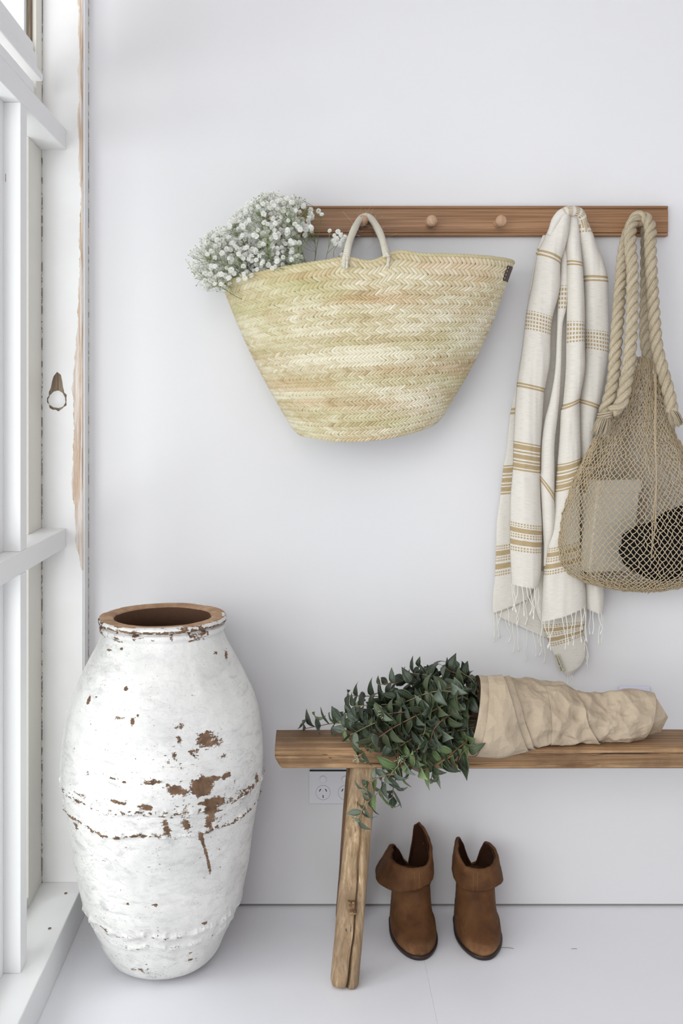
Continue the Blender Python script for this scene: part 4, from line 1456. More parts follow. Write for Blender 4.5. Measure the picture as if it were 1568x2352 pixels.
V = c0 + uz * 0.0036 + V[:, :1] * ux + V[:, 1:2] * np.array([0, 1.0, 0]) + V[:, 2:] * uz + np.array([0, -0.0006, 0])
mk('printed_line', V, Fc, M_ink, lb, False)

# ------------------------------------------------------------------ net bag
nb = thing('net_bag', 'large knotted jute net bag with thick twisted rope handles on the last peg', 'bag', tuple(at(1466, 520, 2.28)))
NY = 2.262
rowsN = np.array([  # y, left px, right px, half depth (m)
    (826, 1446, 1506, 0.030), (870, 1436, 1518, 0.036), (930, 1408, 1536, 0.042), (985, 1376, 1546, 0.050), (1050, 1342, 1576, 0.060), (1110, 1313, 1606, 0.070), (1180, 1292, 1632, 0.078), (1240, 1284, 1646, 0.082),
    (1290, 1287, 1648, 0.082), (1318, 1306, 1630, 0.076), (1338, 1345, 1590, 0.062), (1350, 1410, 1530, 0.036), (1353, 1462, 1480, 0.006)])


def net_surface(th, v, off=0.0):
    k = len(rowsN)
    d = np.concatenate([[0], np.cumsum(np.hypot(np.diff(rowsN[:, 0]), np.diff(rowsN[:, 1]) * 0.8))])
    d = d / d[-1]
    y = np.interp(v, d, rowsN[:, 0])
    xl = np.interp(v, d, rowsN[:, 1])
    xr = np.interp(v, d, rowsN[:, 2])
    b = np.interp(v, d, rowsN[:, 3])
    c, s = np.cos(th), np.sin(th)
    a = (xr - xl) / 2 * NY / F
    cx = (xl + xr) / 2
    X0 = (cx - VX) * NY / F
    # pleats gather above, fade towards the bottom
    pl = np.clip(1.15 - v, 0.15, 1)
    fo = np.sin(th * 9 + 0.8 * np.sin(v * 5)) * 0.5 + np.sin(th * 5 + 2 + v * 2) * 0.5
    rr = 1 + 0.16 * pl * fo * np.abs(s) ** 0.7
    x = X0 + c * (a + off) + 0.05 * pl * a * np.sin(th * 7 + 1) * np.abs(s)
    Y = NY + s * (b * rr + off) + np.where(s < 0, 0.010 * pl * fo, 0)
    # front flap narrower and higher than the sides at the mouth
    z = EYE - (y - VY) * NY / F
    mouth = np.exp(-v / 0.10)
    z = z - mouth * 0.12 * np.clip(np.abs(c) - 0.45, 0, 1) + mouth * np.where(s > 0, 0.006, 0)
    z = z - np.where(s < 0, -0.010, 0.004) * np.abs(s) * np.clip((v - 0.8) * 5, 0, 1) * -0.3
    Y = np.minimum(Y, 2.343)
    return np.stack([x, Y, z], -1)


NTH, NV = 82, 84
netA = Acc()
dth = 2 * PI / NTH
nrg = np.random.default_rng(5)
jit = nrg.normal(0, 0.0011, (NV, NTH, 3))
nodes = np.zeros((NV, NTH, 3))
for j in range(NV):
    v = j / (NV - 1) * 0.995
    th = (np.arange(NTH) + 0.5 * (j % 2)) * dth
    th = th + 0.0
    nodes[j] = net_surface(th, np.full(NTH, v))
nodes += jit * np.clip(1.0 - 0.0 * 1, 0, 1)
cen = nodes.mean(1)
E0, E1 = [], []
for j in range(NV - 1):
    for i in range(NTH):
        if j % 2 == 0:
            i2, i3 = i, (i - 1) % NTH
        else:
            i2, i3 = i, (i + 1) % NTH
        E0 += [nodes[j, i], nodes[j, i]]
        E1 += [nodes[j + 1, i2], nodes[j + 1, i3]]
E0, E1 = np.array(E0), np.array(E1)
# all cords at once: square section, three stations, slight sag
d = E1 - E0
ln = np.linalg.norm(d, axis=1)
keep = (ln > 0.0015) & (ln < 0.05)
E0, E1, d, ln = E0[keep], E1[keep], d[keep], ln[keep]
T = d / ln[:, None]
nrm = np.stack([E0[:, 0] * 0, E0[:, 1] * 0 - 1, E0[:, 2] * 0], -1)
A1 = np.cross(T, nrm)
A1 /= np.maximum(np.linalg.norm(A1, axis=1), 1e-6)[:, None]
A2 = np.cross(T, A1)
mid = (E0 + E1) / 2 + np.c_[nrg.normal(0, .0004, len(E0)), nrg.normal(0, .0008, len(E0)), -0.10 * ln * np.abs(T[:, 0])]
rc = 0.00096
ring = []
for C in (E0, mid, E1):
    for q in range(5):
        an = 2 * PI * q / 5
        ring.append(C + rc * (math.cos(an) * A1 + math.sin(an) * A2))
ring = np.stack(ring, 1)        # N,15,3
N_ = len(E0)
bf = []
for s_ in range(2):
    for q in range(5):
        bf.append([s_ * 5 + q, s_ * 5 + (q + 1) % 5, (s_ + 1) * 5 + (q + 1) % 5, (s_ + 1) * 5 + q])
bf = np.array(bf)
Fn = (np.arange(N_)[:, None, None] * 15 + bf[None]).reshape(-1, 4)
stn = np.tile(np.stack([np.cos(np.arange(15) * 1.26), np.sin(np.arange(15) * 1.26), np.repeat([0, .006, .012], 5)], -1)[None], (N_, 1, 1)) + nrg.random((N_, 1, 3)) * 3
o = mk('netting', ring.reshape(-1, 3), Fn, M_net, nb, True, {'st': stn.reshape(-1, 3)})
o['kind'] = 'stuff'
# knots
kn = nodes.reshape(-1, 3)
kv = (kn[:, None, :] + (oc * np.array([0.0019, 0.0016, 0.0020]))[None]).reshape(-1, 3)
kf = (np.arange(len(kn))[:, None, None] * 6 + np.array(ocf)[None]).reshape(-1, 3)
o = mk('net_knots', kv, kf, M_net, nb, True, {'st': kv * 300})
o['kind'] = 'stuff'
# gathered edge cords down the two front pleats
for (pts) in (((1500, 826), (1504, 900), (1503, 1000), (1506, 1100), (1500, 1200), (1496, 1280)), ):
    A_ = Acc()
    for q in range(2):
        C = spline(np.array([at(x + nrg.normal(0, 2), y, 2.215 - 0.03 * min(1, (y - 826) / 200)) for x, y in pts]), 60)
        rope(A_, C, 0.0014, 0.012, 2, 5, 0.003, 0.7, 1, q)
    A_.build('gathered_edge', M_net, nb)
# rope handles
A_ = Acc()
rope(A_, spline(np.array([at(1386, 962, 2.20), at(1390, 940, 2.196), at(1400, 910, 2.19), at(1408, 870, 2.19), at(1412, 820, 2.195), at(1418, 740, 2.215), at(1424, 660, 2.24), at(1432, 580, 2.27), at(1444, 530, 2.30), at(1460, 508, 2.312),
                          at(1474, 508, 2.312), at(1484, 530, 2.306), at(1484, 590, 2.306), at(1483, 680, 2.308), at(1481, 760, 2.306), at(1487, 815, 2.30), at(1497, 845, 2.29)]), 260), 0.0128, 0.070, 3, 12, 0.0035, 0.53)
h_ = A_.build('rope_handle', M_jute, nb)
h_['label'] = 'rear rope handle'
A_ = Acc()
rope(A_, spline(np.array([at(1405, 945, 2.176), at(1424, 930, 2.170), at(1432, 905, 2.168), at(1440, 860, 2.17), at(1448, 790, 2.18), at(1452, 700, 2.20), at(1452, 620, 2.225), at(1447, 560, 2.25), at(1449, 520, 2.276), at(1462, 499, 2.288),
                          at(1480, 500, 2.286), at(1492, 522, 2.27), at(1493, 570, 2.245), at(1496, 640, 2.23), at(1501, 720, 2.215), at(1507, 790, 2.205), at(1518, 840, 2.20), at(1532, 890, 2.20), at(1540, 925, 2.20), at(1542, 945, 2.20)]), 260), 0.0128, 0.070, 3, 12, 0.0035, 0.53)
h_ = A_.build('rope_handle', M_jute, nb)
h_['label'] = 'front rope handle'


def tassel(p, d, n, ln, r, label):
    A_ = Acc()
    rr = random.Random(int(p[0] * 1e4))
    d = np.array(d, float)
    d /= np.linalg.norm(d)
    s1 = np.cross(d, [0, 1, 0]); s1 /= np.linalg.norm(s1)
    s2 = np.cross(d, s1)
    for k in range(n):
        a, q = rr.uniform(0, 6.28), rr.random() ** .5
        o_ = (math.cos(a) * s1 + math.sin(a) * s2)
        C = spline(np.array([p + o_ * r * .35 * q, p + d * ln * .35 + o_ * r * q * 1.1 , p + d * ln * rr.uniform(.8, 1.05) + o_ * r * q * 1.25 + np.array([rr.uniform(-.002, .002), 0, 0])]), 7)
        V, Fc, st = tube(C, 0.0009, 4)
        A_.add(V, Fc, st=st + rr.random() * 3)
    o = A_.build('tassel', M_jute, nb)
    o['kind'] = 'stuff'


tassel(at(1392, 955, 2.178), (-0.35, 0, -1), 150, 0.044, 0.0155, '')
tassel(at(1540, 938, 2.198), (0.45, 0, -1), 110, 0.040, 0.0105, '')
A_ = Acc()
for k, (x, y, w) in enumerate(((1392, 947, 17), (1390, 953, 16), (1388, 959, 15))):
    a = np.linspace(0, 2 * PI, 30)
    c0 = at(x, y, 2.186)
    C = c0 + np.stack([w / 1040 * np.cos(a), 0.016 * np.sin(a), 0.004 * np.cos(a)], -1)
    V, Fc, st = tube(C, 0.0026, 6, False)
    A_.add(V, Fc, st=st)
A_.build('whipping', M_jute, nb)

# things inside the bag
Mc = m_plain('milky_card', srgb(214, 208, 196), 0.35, 0.5, var=0.04)
cb = thing('pale_box', 'pale cream box standing inside the net bag', 'box', tuple(at(1400, 1305, 2.26)))
zt_, zb2 = at(0, 1105, 2.24)[2], at(0, 1318, 2.24)[2]
xa = at(1375, 0, 2.24)[0]
V, Fc = box(-0.055, 0.055, -0.022, 0.022, zb2, zt_, 0.004, 3)
c, s_ = math.cos(0.30), math.sin(0.30)
cx_ = at(1418, 0, 2.26)[0]
sh = (zt_ - V[:, 2]) * -0.10
V = np.c_[V[:, 0] * c - V[:, 1] * s_ + cx_ + sh, V[:, 0] * s_ + V[:, 1] * c + 2.286, V[:, 2]]
mk('carton', V, Fc, Mc, cb, False)
V, Fc = box(-0.056, 0.056, -0.023, 0.023, zt_ - 0.03, zt_ + 0.0015, 0.003, 2)
V = np.c_[V[:, 0] * c - V[:, 1] * s_ + cx_, V[:, 0] * s_ + V[:, 1] * c + 2.286, V[:, 2]]
mk('lid', V, Fc, Mc, cb, False)
Mk_ = m_plain('black_felt', srgb(28, 28, 32), 0.9, 0.1, var=0.3, sc=60)
bl = thing('black_bundle', 'soft black felt bundle in the bottom of the net bag', 'bundle', tuple(at(1510, 1320, 2.26)))
nu_, nv_ = 72, 40
th = np.linspace(0, 2 * PI, nu_, endpoint=False)
ph = np.linspace(0.02, PI - 0.02, nv_)
TH_, PH_ = np.meshgrid(th, ph, indexing='ij')
dd = np.stack([np.sin(PH_) * np.cos(TH_), np.sin(PH_) * np.sin(TH_), np.cos(PH_)], -1)
pn = fbm(dd.reshape(-1, 3) * 2.2, 3, 8).reshape(TH_.shape) - 0.5
cB = at(1520, 1262, 2.228)
Vb_ = cB + dd * np.array([0.092, 0.032, 0.066]) * (1 + 0.35 * pn[..., None])
mk('felt_body', Vb_.reshape(-1, 3), grid_faces(nu_, nv_, True), Mk_, bl, True)
cB = at(1566, 1206, 2.235)
Vb_ = cB + dd * np.array([0.055, 0.028, 0.040]) * (1 + 0.35 * pn[..., None])
mk('rolled_edge', Vb_.reshape(-1, 3), grid_faces(nu_, nv_, True), Mk_, bl, True)

# ------------------------------------------------------------------ eucalyptus in brown paper
def leaf_mat(name, a, b, vein):
    m = MB(name, 0.42, 0.45)
    st = m.n('Attribute', attribute_name='st').outputs['Vector']
    sep = m.n('SeparateXYZ', {0: st})
    n_ = m.noise(m.obj(), 90, 4, 0.6)
    oi = m.n('ObjectInfo').outputs['Random']
    f = m.math('ADD', m.math('MULTIPLY', n_, 0.6), m.math('MULTIPLY', oi, 0.5))
    c = m.mix(m.ramp(f, [(0.3, 0.0), (0.75, 1.0)]), a, b)
    v = m.math('LESS_THAN', m.math('ABSOLUTE', sep.outputs[0]), 0.035)
    c = m.mix(m.math('MULTIPLY', v, 0.55), c, vein)
    return m.out(c, m.bump(n_, 0.2, 0.0005), m.ramp(n_, [(0.3, 0.35), (0.7, 0.55)]))


M_leaf = [leaf_mat('eucalyptus_leaf', srgb(43, 53, 37), srgb(76, 86, 60), srgb(124, 130, 98)),
          leaf_mat('eucalyptus_leaf_grey', srgb(68, 79, 66), srgb(112, 123, 106), srgb(150, 160, 144)),
          leaf_mat('eucalyptus_leaf_light', srgb(84, 104, 66), srgb(122, 140, 96), srgb(160, 168, 120))]
M_twig = m_plain('eucalyptus_twig', srgb(142, 130, 96), 0.6, 0.3, var=0.3, sc=60)
M_twigr = m_plain('reddish_twig', srgb(132, 96, 72), 0.6, 0.3, var=0.3, sc=60)


def leaf_mesh(seed, curl, twist, wide):
    """unit leaf along +X, width along Y, face +Z ; thin but closed"""
    r_ = np.random.default_rng(seed)
    nl, nw = 9, 5
    L, Wd = np.meshgrid(np.linspace(0, 1, nl), np.linspace(-1, 1, nw), indexing='ij')
    half = wide * 0.5 * (np.sin(PI * np.clip(L, 0, 1) ** 0.72)) * (1 - 0.25 * L)
    half = np.maximum(half, 0.006)
    y = Wd * half
    ang = curl * L ** 1.25
    # bend along an arc
    ds = 1.0 / (nl - 1)
    cx = np.concatenate([[0], np.cumsum(np.cos(curl * 1.25 * np.linspace(0, 1, nl)[1:] ** 1.1) * ds)])
    cz = np.concatenate([[0], np.cumsum(-np.sin(curl * 1.25 * np.linspace(0, 1, nl)[1:] ** 1.1) * ds)])
    fold = 0.35 * np.abs(y) + r_.normal(0, 0.006, y.shape)
    tw = twist * L
    x = cx[:, None] + 0 * Wd
    z = cz[:, None] + fold * np.cos(tw) + y * np.sin(tw) * 0.8
    yy = y * np.cos(tw) + 0.10 * math.copysign(1, twist) * L ** 2
    top = np.stack([x, yy, z], -1).reshape(-1, 3)
    bot = top - np.array([0, 0, 0.012])
    V = np.vstack([top, bot])
    n = len(top)
    g_ = grid_faces(nl, nw)
    edge = [i * nw for i in range(nl)] + [(nl - 1) * nw + j for j in range(1, nw)] + [i * nw + nw - 1 for i in range(nl - 2, -1, -1)] + [j for j in range(nw - 2, 0, -1)]
    Fl = g_.tolist() + (g_[:, ::-1] + n).tolist() + [[edge[i], edge[i] + n, edge[(i + 1) % len(edge)] + n, edge[(i + 1) % len(edge)]] for i in range(len(edge))]
    st = np.vstack([np.stack([Wd, L, 0 * L], -1).reshape(-1, 3)] * 2)
    return V, Fl, st


LV = [leaf_mesh(1, 0.3, 0.25, .62), leaf_mesh(2, 0.9, -0.5, .56), leaf_mesh(3, 1.5, 0.4, .54), leaf_mesh(4, -0.5, 0.6, .58), leaf_mesh(5, 1.9, -0.3, .52), leaf_mesh(6, 0.6, 0.9, .64)]
LM = [[mesh_data('leaf', V, Fc, mt, True, {'st': st}) for (V, Fc, st) in LV] for mt in M_leaf]

eu = thing('eucalyptus_bunch', 'dark green eucalyptus branches spilling from the brown paper over the bench', 'foliage', tuple(at(1000, 1680, 2.12)))
Mth = (1088, 1642, 2.14)
stems = [  # px, py, Y ; last value: material 0 dark 1 grey 2 light
    ([(1095, 1650, 2.15), (960, 1662, 2.165), (830, 1652, 2.18), (760, 1662, 2.19), (698, 1674, 2.195)], 1, 1.25),
    ([(1095, 1630, 2.15), (960, 1604, 2.16), (880, 1600, 2.16), (798, 1598, 2.16)], 0, 1.2),
    ([(1050, 1620, 2.12), (960, 1618, 2.12), (880, 1618, 2.12), (812, 1622, 2.12)], 0, 1.15),
    ([(1000, 1640, 2.12), (920, 1648, 2.13), (850, 1660, 2.13), (790, 1678, 2.12)], 1, 1.15),
    ([(1095, 1612, 2.15), (1010, 1578, 2.15), (940, 1568, 2.14), (870, 1572, 2.14)], 0, 1.0),
    ([(1095, 1600, 2.15), (1040, 1565, 2.15), (985, 1552, 2.14), (930, 1544, 2.14)], 0, 1.0),
    ([(1098, 1590, 2.16), (1060, 1556, 2.16), (1010, 1545, 2.16), (960, 1532, 2.16)], 0, .9),
    ([(1098, 1585, 2.14), (1070, 1556, 2.14), (1035, 1542, 2.14), (1020, 1530, 2.14)], 0, .9),
    ([(1098, 1590, 2.12), (1085, 1562, 2.12), (1062, 1546, 2.12), (1052, 1534, 2.12)], 0, .9),
    ([(1090, 1655, 2.11), (980, 1650, 2.09), (880, 1655, 2.09), (800, 1690, 2.09)], 0, 1.1),
    ([(1090, 1645, 2.09), (1000, 1630, 2.06), (920, 1662, 2.05), (862, 1700, 2.045), (822, 1742, 2.04)], 0, 1.1),
    ([(1090, 1670, 2.08), (1010, 1690, 2.055), (940, 1735, 2.04), (900, 1775, 2.035), (868, 1820, 2.035), (838, 1850, 2.03), (822, 1885, 2.03)], 1, 1.1),
    ([(960, 1725, 2.05), (918, 1772, 2.05), (903, 1810, 2.05), (902, 1852, 2.05)], 1, .8),
    ([(1085, 1690, 2.07), (1060, 1712, 2.05), (1010, 1750, 2.035), (965, 1768, 2.03), (918, 1745, 2.03)], 2, .95),
    ([(1085, 1700, 2.06), (1075, 1715, 2.05), (1060, 1732, 2.045), (1052, 1750, 2.04)], 0, 1.1),
    ([(1060, 1600, 2.07), (984, 1640, 2.055), (975, 1680, 2.05), (955, 1730, 2.045)], 0, 1.0),
    ([(1090, 1625, 2.08), (1010, 1612, 2.07), (950, 1632, 2.065), (880, 1640, 2.07)], 0, 1.15),
    ([(1090, 1615, 2.09), (1040, 1590, 2.075), (990, 1590, 2.07), (930, 1612, 2.07)], 0, 1.15),
    ([(1088, 1665, 2.09), (1030, 1668, 2.07), (960, 1690, 2.06), (905, 1722, 2.06)], 0, 1.1),
    ([(1088, 1680, 2.10), (1020, 1700, 2.08), (960, 1705, 2.07), (890, 1700, 2.07)], 0, 1.1),
    ([(905, 1778, 2.035), (880, 1782, 2.035), (850, 1795, 2.03), (832, 1812, 2.03)], 1, .8),
    ([(1050, 1655, 2.13), (960, 1640, 2.14), (860, 1630, 2.15), (790, 1642, 2.15)], 1, 1.0),
    ([(1080, 1645, 2.06), (1040, 1640, 2.05), (1000, 1670, 2.045), (985, 1715, 2.04)], 0, 1.1),
    ([(1095, 1600, 2.10), (1070, 1580, 2.09), (1030, 1580, 2.085), (1000, 1600, 2.085)], 0, 1.1),
    ([(1040, 1735, 2.04), (1010, 1752, 2.035), (995, 1770, 2.03), (990, 1790, 2.03)], 0, 1.0),
]
er = random.Random(33)
leafn = 0
extra = Acc()
leaves = []
for si, (pts, mi, sz) in enumerate(stems):
    C = spline(np.array([at(*p) for p in pts]), 80)
    L = np.concatenate([[0], np.cumsum(np.linalg.norm(np.diff(C, axis=0), axis=1))])
    V, Fc, st = tube(C, np.linspace(0.0019, 0.0008, 80), 7)
    mk('twig', V, Fc, M_twigr if si % 3 == 1 else M_twig, eu, True)
    sp = 0.0145 if si in (11, 12, 20, 13, 10) else 0.0175
    n = int(L[-1] / sp)
    for k in range(1, n + 1):
        l = min(L[-1], (k + er.uniform(-.15, .15)) * L[-1] / n)
        t = l / L[-1]
        if C[int(t * 79), 0] > at(1092, 0, 2.13)[0]:
            continue
        i = min(78, int(t * 79))
        p = C[i]
        T = C[i + 1] - C[i]
        T /= np.linalg.norm(T)
        a0 = (k % 2) * 1.15 + 0.2 + er.uniform(-.3, .3)
        u = np.cross(T, [0, 1, 0]); u /= np.linalg.norm(u)
        w = np.cross(T, u)
        size = sz * (0.043 if t < 0.75 else 0.043 * (1 - (t - 0.75) * 1.5)) * er.uniform(.8, 1.15)
        for s_ in (0, PI):
            a = a0 + s_ + er.uniform(-.25, .25)
            out_ = math.cos(a) * u + math.sin(a) * w
            d = T * er.uniform(0.35, 0.8) + out_
            d = d / np.linalg.norm(d)
            nn = np.cross(d, np.cross(T, d)) + np.array([0, -0.7, 0.5]) * er.uniform(.2, 1.2)
            leaves.append((p, d, nn, size, mi))
    # flower buds at some tips
    if si in (10, 11, 13, 16):
        e = C[-1]
        for q in range(16):
            pq = e + np.array([er.uniform(-.012, .014), er.uniform(-.006, .003), er.uniform(-.010, .010)])
            V, Fc, st = tube(np.array([e, (e + pq) / 2 + [0, 0, .001], pq]), 0.0003, 4)
            extra.add(V, Fc)
            extra.add(oc * 0.0012 + pq, ocf)
# filler leaves deep in the mass
pol = [(1092, 1560), (1040, 1545), (960, 1560), (880, 1590), (830, 1640), (800, 1680), (880, 1720), (960, 1740), (1040, 1735), (1062, 1715)]
for k in range(120):
    while True:
        q = (er.uniform(800, 1092), er.uniform(1545, 1740))
        if inside(q, pol):
            break
    p = at(q[0], q[1], er.uniform(2.10, 2.19) if q[1] < 1690 else er.uniform(2.05, 2.085))
    d = np.array([er.uniform(-1, .4), er.uniform(-.6, .6), er.uniform(-.8, .8)])
    leaves.append((p, d / np.linalg.norm(d), np.array([er.uniform(-.5, .5), -1, er.uniform(-.2, 1)]), 0.038 * er.uniform(.8, 1.1), 0))


def leaf_M(p, d, nn, size):
    d = Vector(d); nn = Vector(nn)
    y = nn.cross(d)
    if y.length < 1e-3:
        y = Vector((0, 0, 1)).cross(d)
    y.normalize()
    z = d.cross(y)
    M = Matrix((d, y, z)).transposed().to_4x4()
    return Matrix.Translation(Vector(p)) @ M @ Matrix.Scale(size, 4)


leaves.sort(key=lambda q: q[0][1] - 0.35 * q[3])
rest = [Acc(), Acc(), Acc()]
for i, (p, d, nn, size, mi) in enumerate(leaves):
    if p[1] > 2.095 and p[2] + min(0, d[2]) * size < 0.456:
        p = p + np.array([0, 0, 0.456 - (p[2] + min(0, d[2]) * size)])
    if p[1] + max(0, d[1]) * size > 2.10 and p[2] < 0.456 and p[2] > 0.39:
        d = np.array([d[0], -abs(d[1]) * .3, d[2]]); d /= np.linalg.norm(d)
        p = p + np.array([0, -0.005, 0])
    v = er.choice([0, 1, 2, 3, 4, 5])
    mi2 = mi if er.random() < 0.8 else (mi + 1) % 3
    M = leaf_M(p, d, nn, size)
    if i < 300:
        o = link('leaf', LM[mi2][v], eu, M)
    else:
        V, Fc, st = LV[v]
        Mn = np.array(M)
        rest[mi2].add(V @ Mn[:3, :3].T + Mn[:3, 3], Fc, st=st)
for A_, mt in zip(rest, M_leaf):
    if A_.n:
        o = A_.build('leaf_mass', mt, eu)
        o['kind'] = 'stuff'
o = extra.build('flower_buds', m_plain('cream_bud', srgb(186, 190, 160), 0.7, 0.2), eu, True)
o['kind'] = 'stuff'

# ---- brown paper
def paper_mat():
    m = MB('kraft_paper', 0.72, 0.25)
    o = m.obj()
    n1 = m.noise(o, 14, 4)
    fib = m.noise(m.n('Mapping', {'Vector': o, 'Scale': (200, 600, 600)}).outputs[0], 1.0, 4, 0.6)
    c = m.mix(m.ramp(n1, [(0.35, 0.0), (0.65, 1.0)]), srgb(188, 171, 149), srgb(178, 160, 138))
    c = m.mix(m.math('MULTIPLY', m.ramp(fib, [(0.4, 0.0), (0.7, 1.0)]), 0.25), c, srgb(200, 184, 162))
    v = m.n('TexVoronoi', {'Vector': m.n('Mapping', {'Vector': o, 'Scale': (34, 34, 34)}).outputs[0], 'Scale': 1.0, 'Randomness': 1.0}, feature='F1', distance='MANHATTAN').outputs['Distance']
    b1 = m.bump(v, 0.5, 0.006)
    return m.out(c, m.bump(fib, 0.12, 0.0004, b1))


M_kraft = paper_mat()
pp = thing('paper_wrap', 'crumpled brown kraft paper sleeve lying on the bench round the eucalyptus', 'paper', tuple(at(1270, 1700, 2.14)))
rowsP = np.array([  # top px, top py, bottom px, bottom py, Y centre, half depth
    (1096, 1553, 1057, 1731, 2.098, 0.070), (1128, 1556, 1100, 1731, 2.100, 0.070), (1165, 1559, 1160, 1727, 2.105, 0.067), (1215, 1563, 1222, 1714, 2.120, 0.062), (1280, 1570, 1290, 1708, 2.135, 0.056), (1340, 1589, 1350, 1707, 2.140, 0.052),
    (1390, 1598, 1396, 1707, 2.142, 0.047), (1440, 1597, 1436, 1706, 2.142, 0.044), (1480, 1596, 1462, 1700, 2.142, 0.038), (1508, 1597, 1478, 1692, 2.142, 0.030)])
prp = np.random.default_rng(17)
CP = np.c_[prp.uniform(0.05, 1.1, 90), prp.uniform(0, 2 * PI, 90)]
CA = prp.uniform(0.3, 1.0, 90)
CP2 = np.c_[prp.uniform(0.25, 1.1, 260), prp.uniform(0, 2 * PI, 260)]


def crumple(t, th):
    """distance to scattered pinch points: conical dents meeting in sharp creases"""
    t = np.asarray(t, float).ravel()
    th = np.asarray(th, float).ravel()

    def f1(C, asp, wt=None):
        dth = np.abs((th[:, None] - C[None, :, 1] + PI) % (2 * PI) - PI)
        d = np.hypot((t[:, None] - C[None, :, 0]) * asp, dth)
        return d.min(1)
    a = f1(CP, 6.0)
    b = f1(CP2, 6.0)
    return a, b


def paper(t, th, off=0.0):
    t, th = np.broadcast_arrays(np.asarray(t, float), np.asarray(th, float))
    k = len(rowsP)
    d = np.concatenate([[0], np.cumsum(np.diff((rowsP[:, 0] + rowsP[:, 2]) / 2))])
    d = d / d[-1]
    R = np.stack([np.interp(t.ravel(), d, rowsP[:, j]) for j in range(6)], -1)
    # smooth by averaging neighbouring lookups
    for dt in (-0.03, 0.03):
        R = R + np.stack([np.interp(np.clip(t.ravel() + dt, 0, 1), d, rowsP[:, j]) for j in range(6)], -1)
    R = R / 3
    ends = (t.ravel() < 0.03)
    c, s = np.cos(th.ravel()), np.sin(th.ravel())
    Yc = R[:, 4]
    Tx = (R[:, 0] - VX) * Yc / F; Tz = EYE - (R[:, 1] - VY) * Yc / F
    Bx = (R[:, 2] - VX) * Yc / F; Bz = EYE - (R[:, 3] - VY) * Yc / F
    up = s
    a, b = crumple(t, th)
    amp = np.interp(t.ravel(), [0, 0.08, 0.3, 0.5, 0.8, 1], [0.0, 0.004, 0.016, 0.028, 0.026, 0.006])
    amp2 = np.interp(t.ravel(), [0, 0.15, 0.4, 0.8, 1], [0.0, 0.002, 0.016, 0.019, 0.004])
    # one deep dimple near the mouth
    dd = np.hypot((t.ravel() - 0.27) * 5.0, ((th.ravel() - PI * 1.03 + PI) % (2 * PI) - PI) * 1.1)
    dim = -0.018 * np.clip(1 - dd / 0.55, 0, 1)
    r = 1.0
    disp = amp * (a - 0.35) + amp2 * (b - 0.18) + dim + np.broadcast_to(off, t.shape).ravel()
    x = (Tx + Bx) / 2 + (Tx - Bx) / 2 * up
    z = (Tz + Bz) / 2 + ((Tz - Bz) / 2 + disp) * up
    y = Yc + c * (R[:, 5] + disp)
    # rests on the bench top
    on = y > 2.090
    z = np.where(on, np.maximum(z, 0.4535 + 0.002 * b), z)
    y = np.where((z < 0.4530), np.minimum(y, 2.0905), y)
    return np.stack([x, y, z], -1).reshape(t.shape + (3,))


nt, nth = 260, 200
tt = np.linspace(0, 1, nt)
th = np.linspace(0, 2 * PI, nth, endpoint=False)
TT, TH = np.meshgrid(tt, th, indexing='ij')
P_ = paper(TT, TH).transpose(1, 0, 2)        # th-major
# closing cap at the narrow end
cend = P_[:, -1].mean(0)
P_ = np.concatenate([P_, P_[:, -1:] * 0.45 + cend * 0.55, P_[:, -1:] * 0.02 + cend * 0.98], 1)
o = mk('sleeve', P_.reshape(-1, 3), grid_faces(nth, nt + 2, True)[:, ::-1], M_kraft, pp, True)
md = o.modifiers.new('thickness', 'SOLIDIFY'); md.thickness = 0.0006; md.offset = -1


def flap(name, te0, te1, ths, off, t0=0.02, wav=0.0):
    """overlapping sheet edge: from t0 up to a slanting edge te0 (top) .. te1 (bottom), over the front side"""
    n1, n2 = 70, 70
    tha = np.linspace(ths[0], ths[1], n2)
    s_ = np.linspace(0, 1, n2)
    te = te0 + (te1 - te0) * s_ ** 1.3 + wav * np.sin(s_ * 9)
    T2 = t0 + (te[None] - t0) * np.linspace(0, 1, n1)[:, None]
    H2_ = np.repeat(tha[None], n1, 0)
    lift = off * (0.3 + 0.7 * np.linspace(0, 1, n1)[:, None]) + 0 * H2_
    P = paper(T2, H2_, lift)
    o = mk(name, P.reshape(-1, 3), grid_faces(n1, n2), M_kraft, pp, True)
    md = o.modifiers.new('thickness', 'SOLIDIFY'); md.thickness = 0.0006
    return o


# th: pi/2 top, pi front, 3pi/2 bottom
flap('overlap', 0.215, 0.36, (PI * 0.52, PI * 1.42), 0.0050, 0.10)
flap('overlap', 0.160, 0.33, (PI * 0.53, PI * 1.40), 0.0085, 0.06)
flap('overlap', 0.58, 0.70, (PI * 0.60, PI * 1.36), 0.0060, 0.42, 0.01)
# folded tail of the sleeve
tail = [at(1490, 1600, 2.135), at(1509, 1606, 2.130), at(1534, 1647, 2.142), at(1517, 1681, 2.150), at(1470, 1692, 2.145), at(1476, 1645, 2.118)]
tail = np.array(tail)
tail[:, 2] = np.maximum(tail[:, 2], 0.456)
fold_ = np.array([at(1500, 1660, 2.122)])[0]
V = np.vstack([tail, fold_, tail + [0, 0.02, 0], fold_ + [0, 0.026, 0]])
Fl = []
for i in range(6):
    Fl.append([i, (i + 1) % 6, 6]); Fl.append([(i + 1) % 6 + 7, i + 7, 13]); Fl.append([(i + 1) % 6, i, i + 7, (i + 1) % 6 + 7])
mk('folded_tail', V, Fl, M_kraft, pp, False)

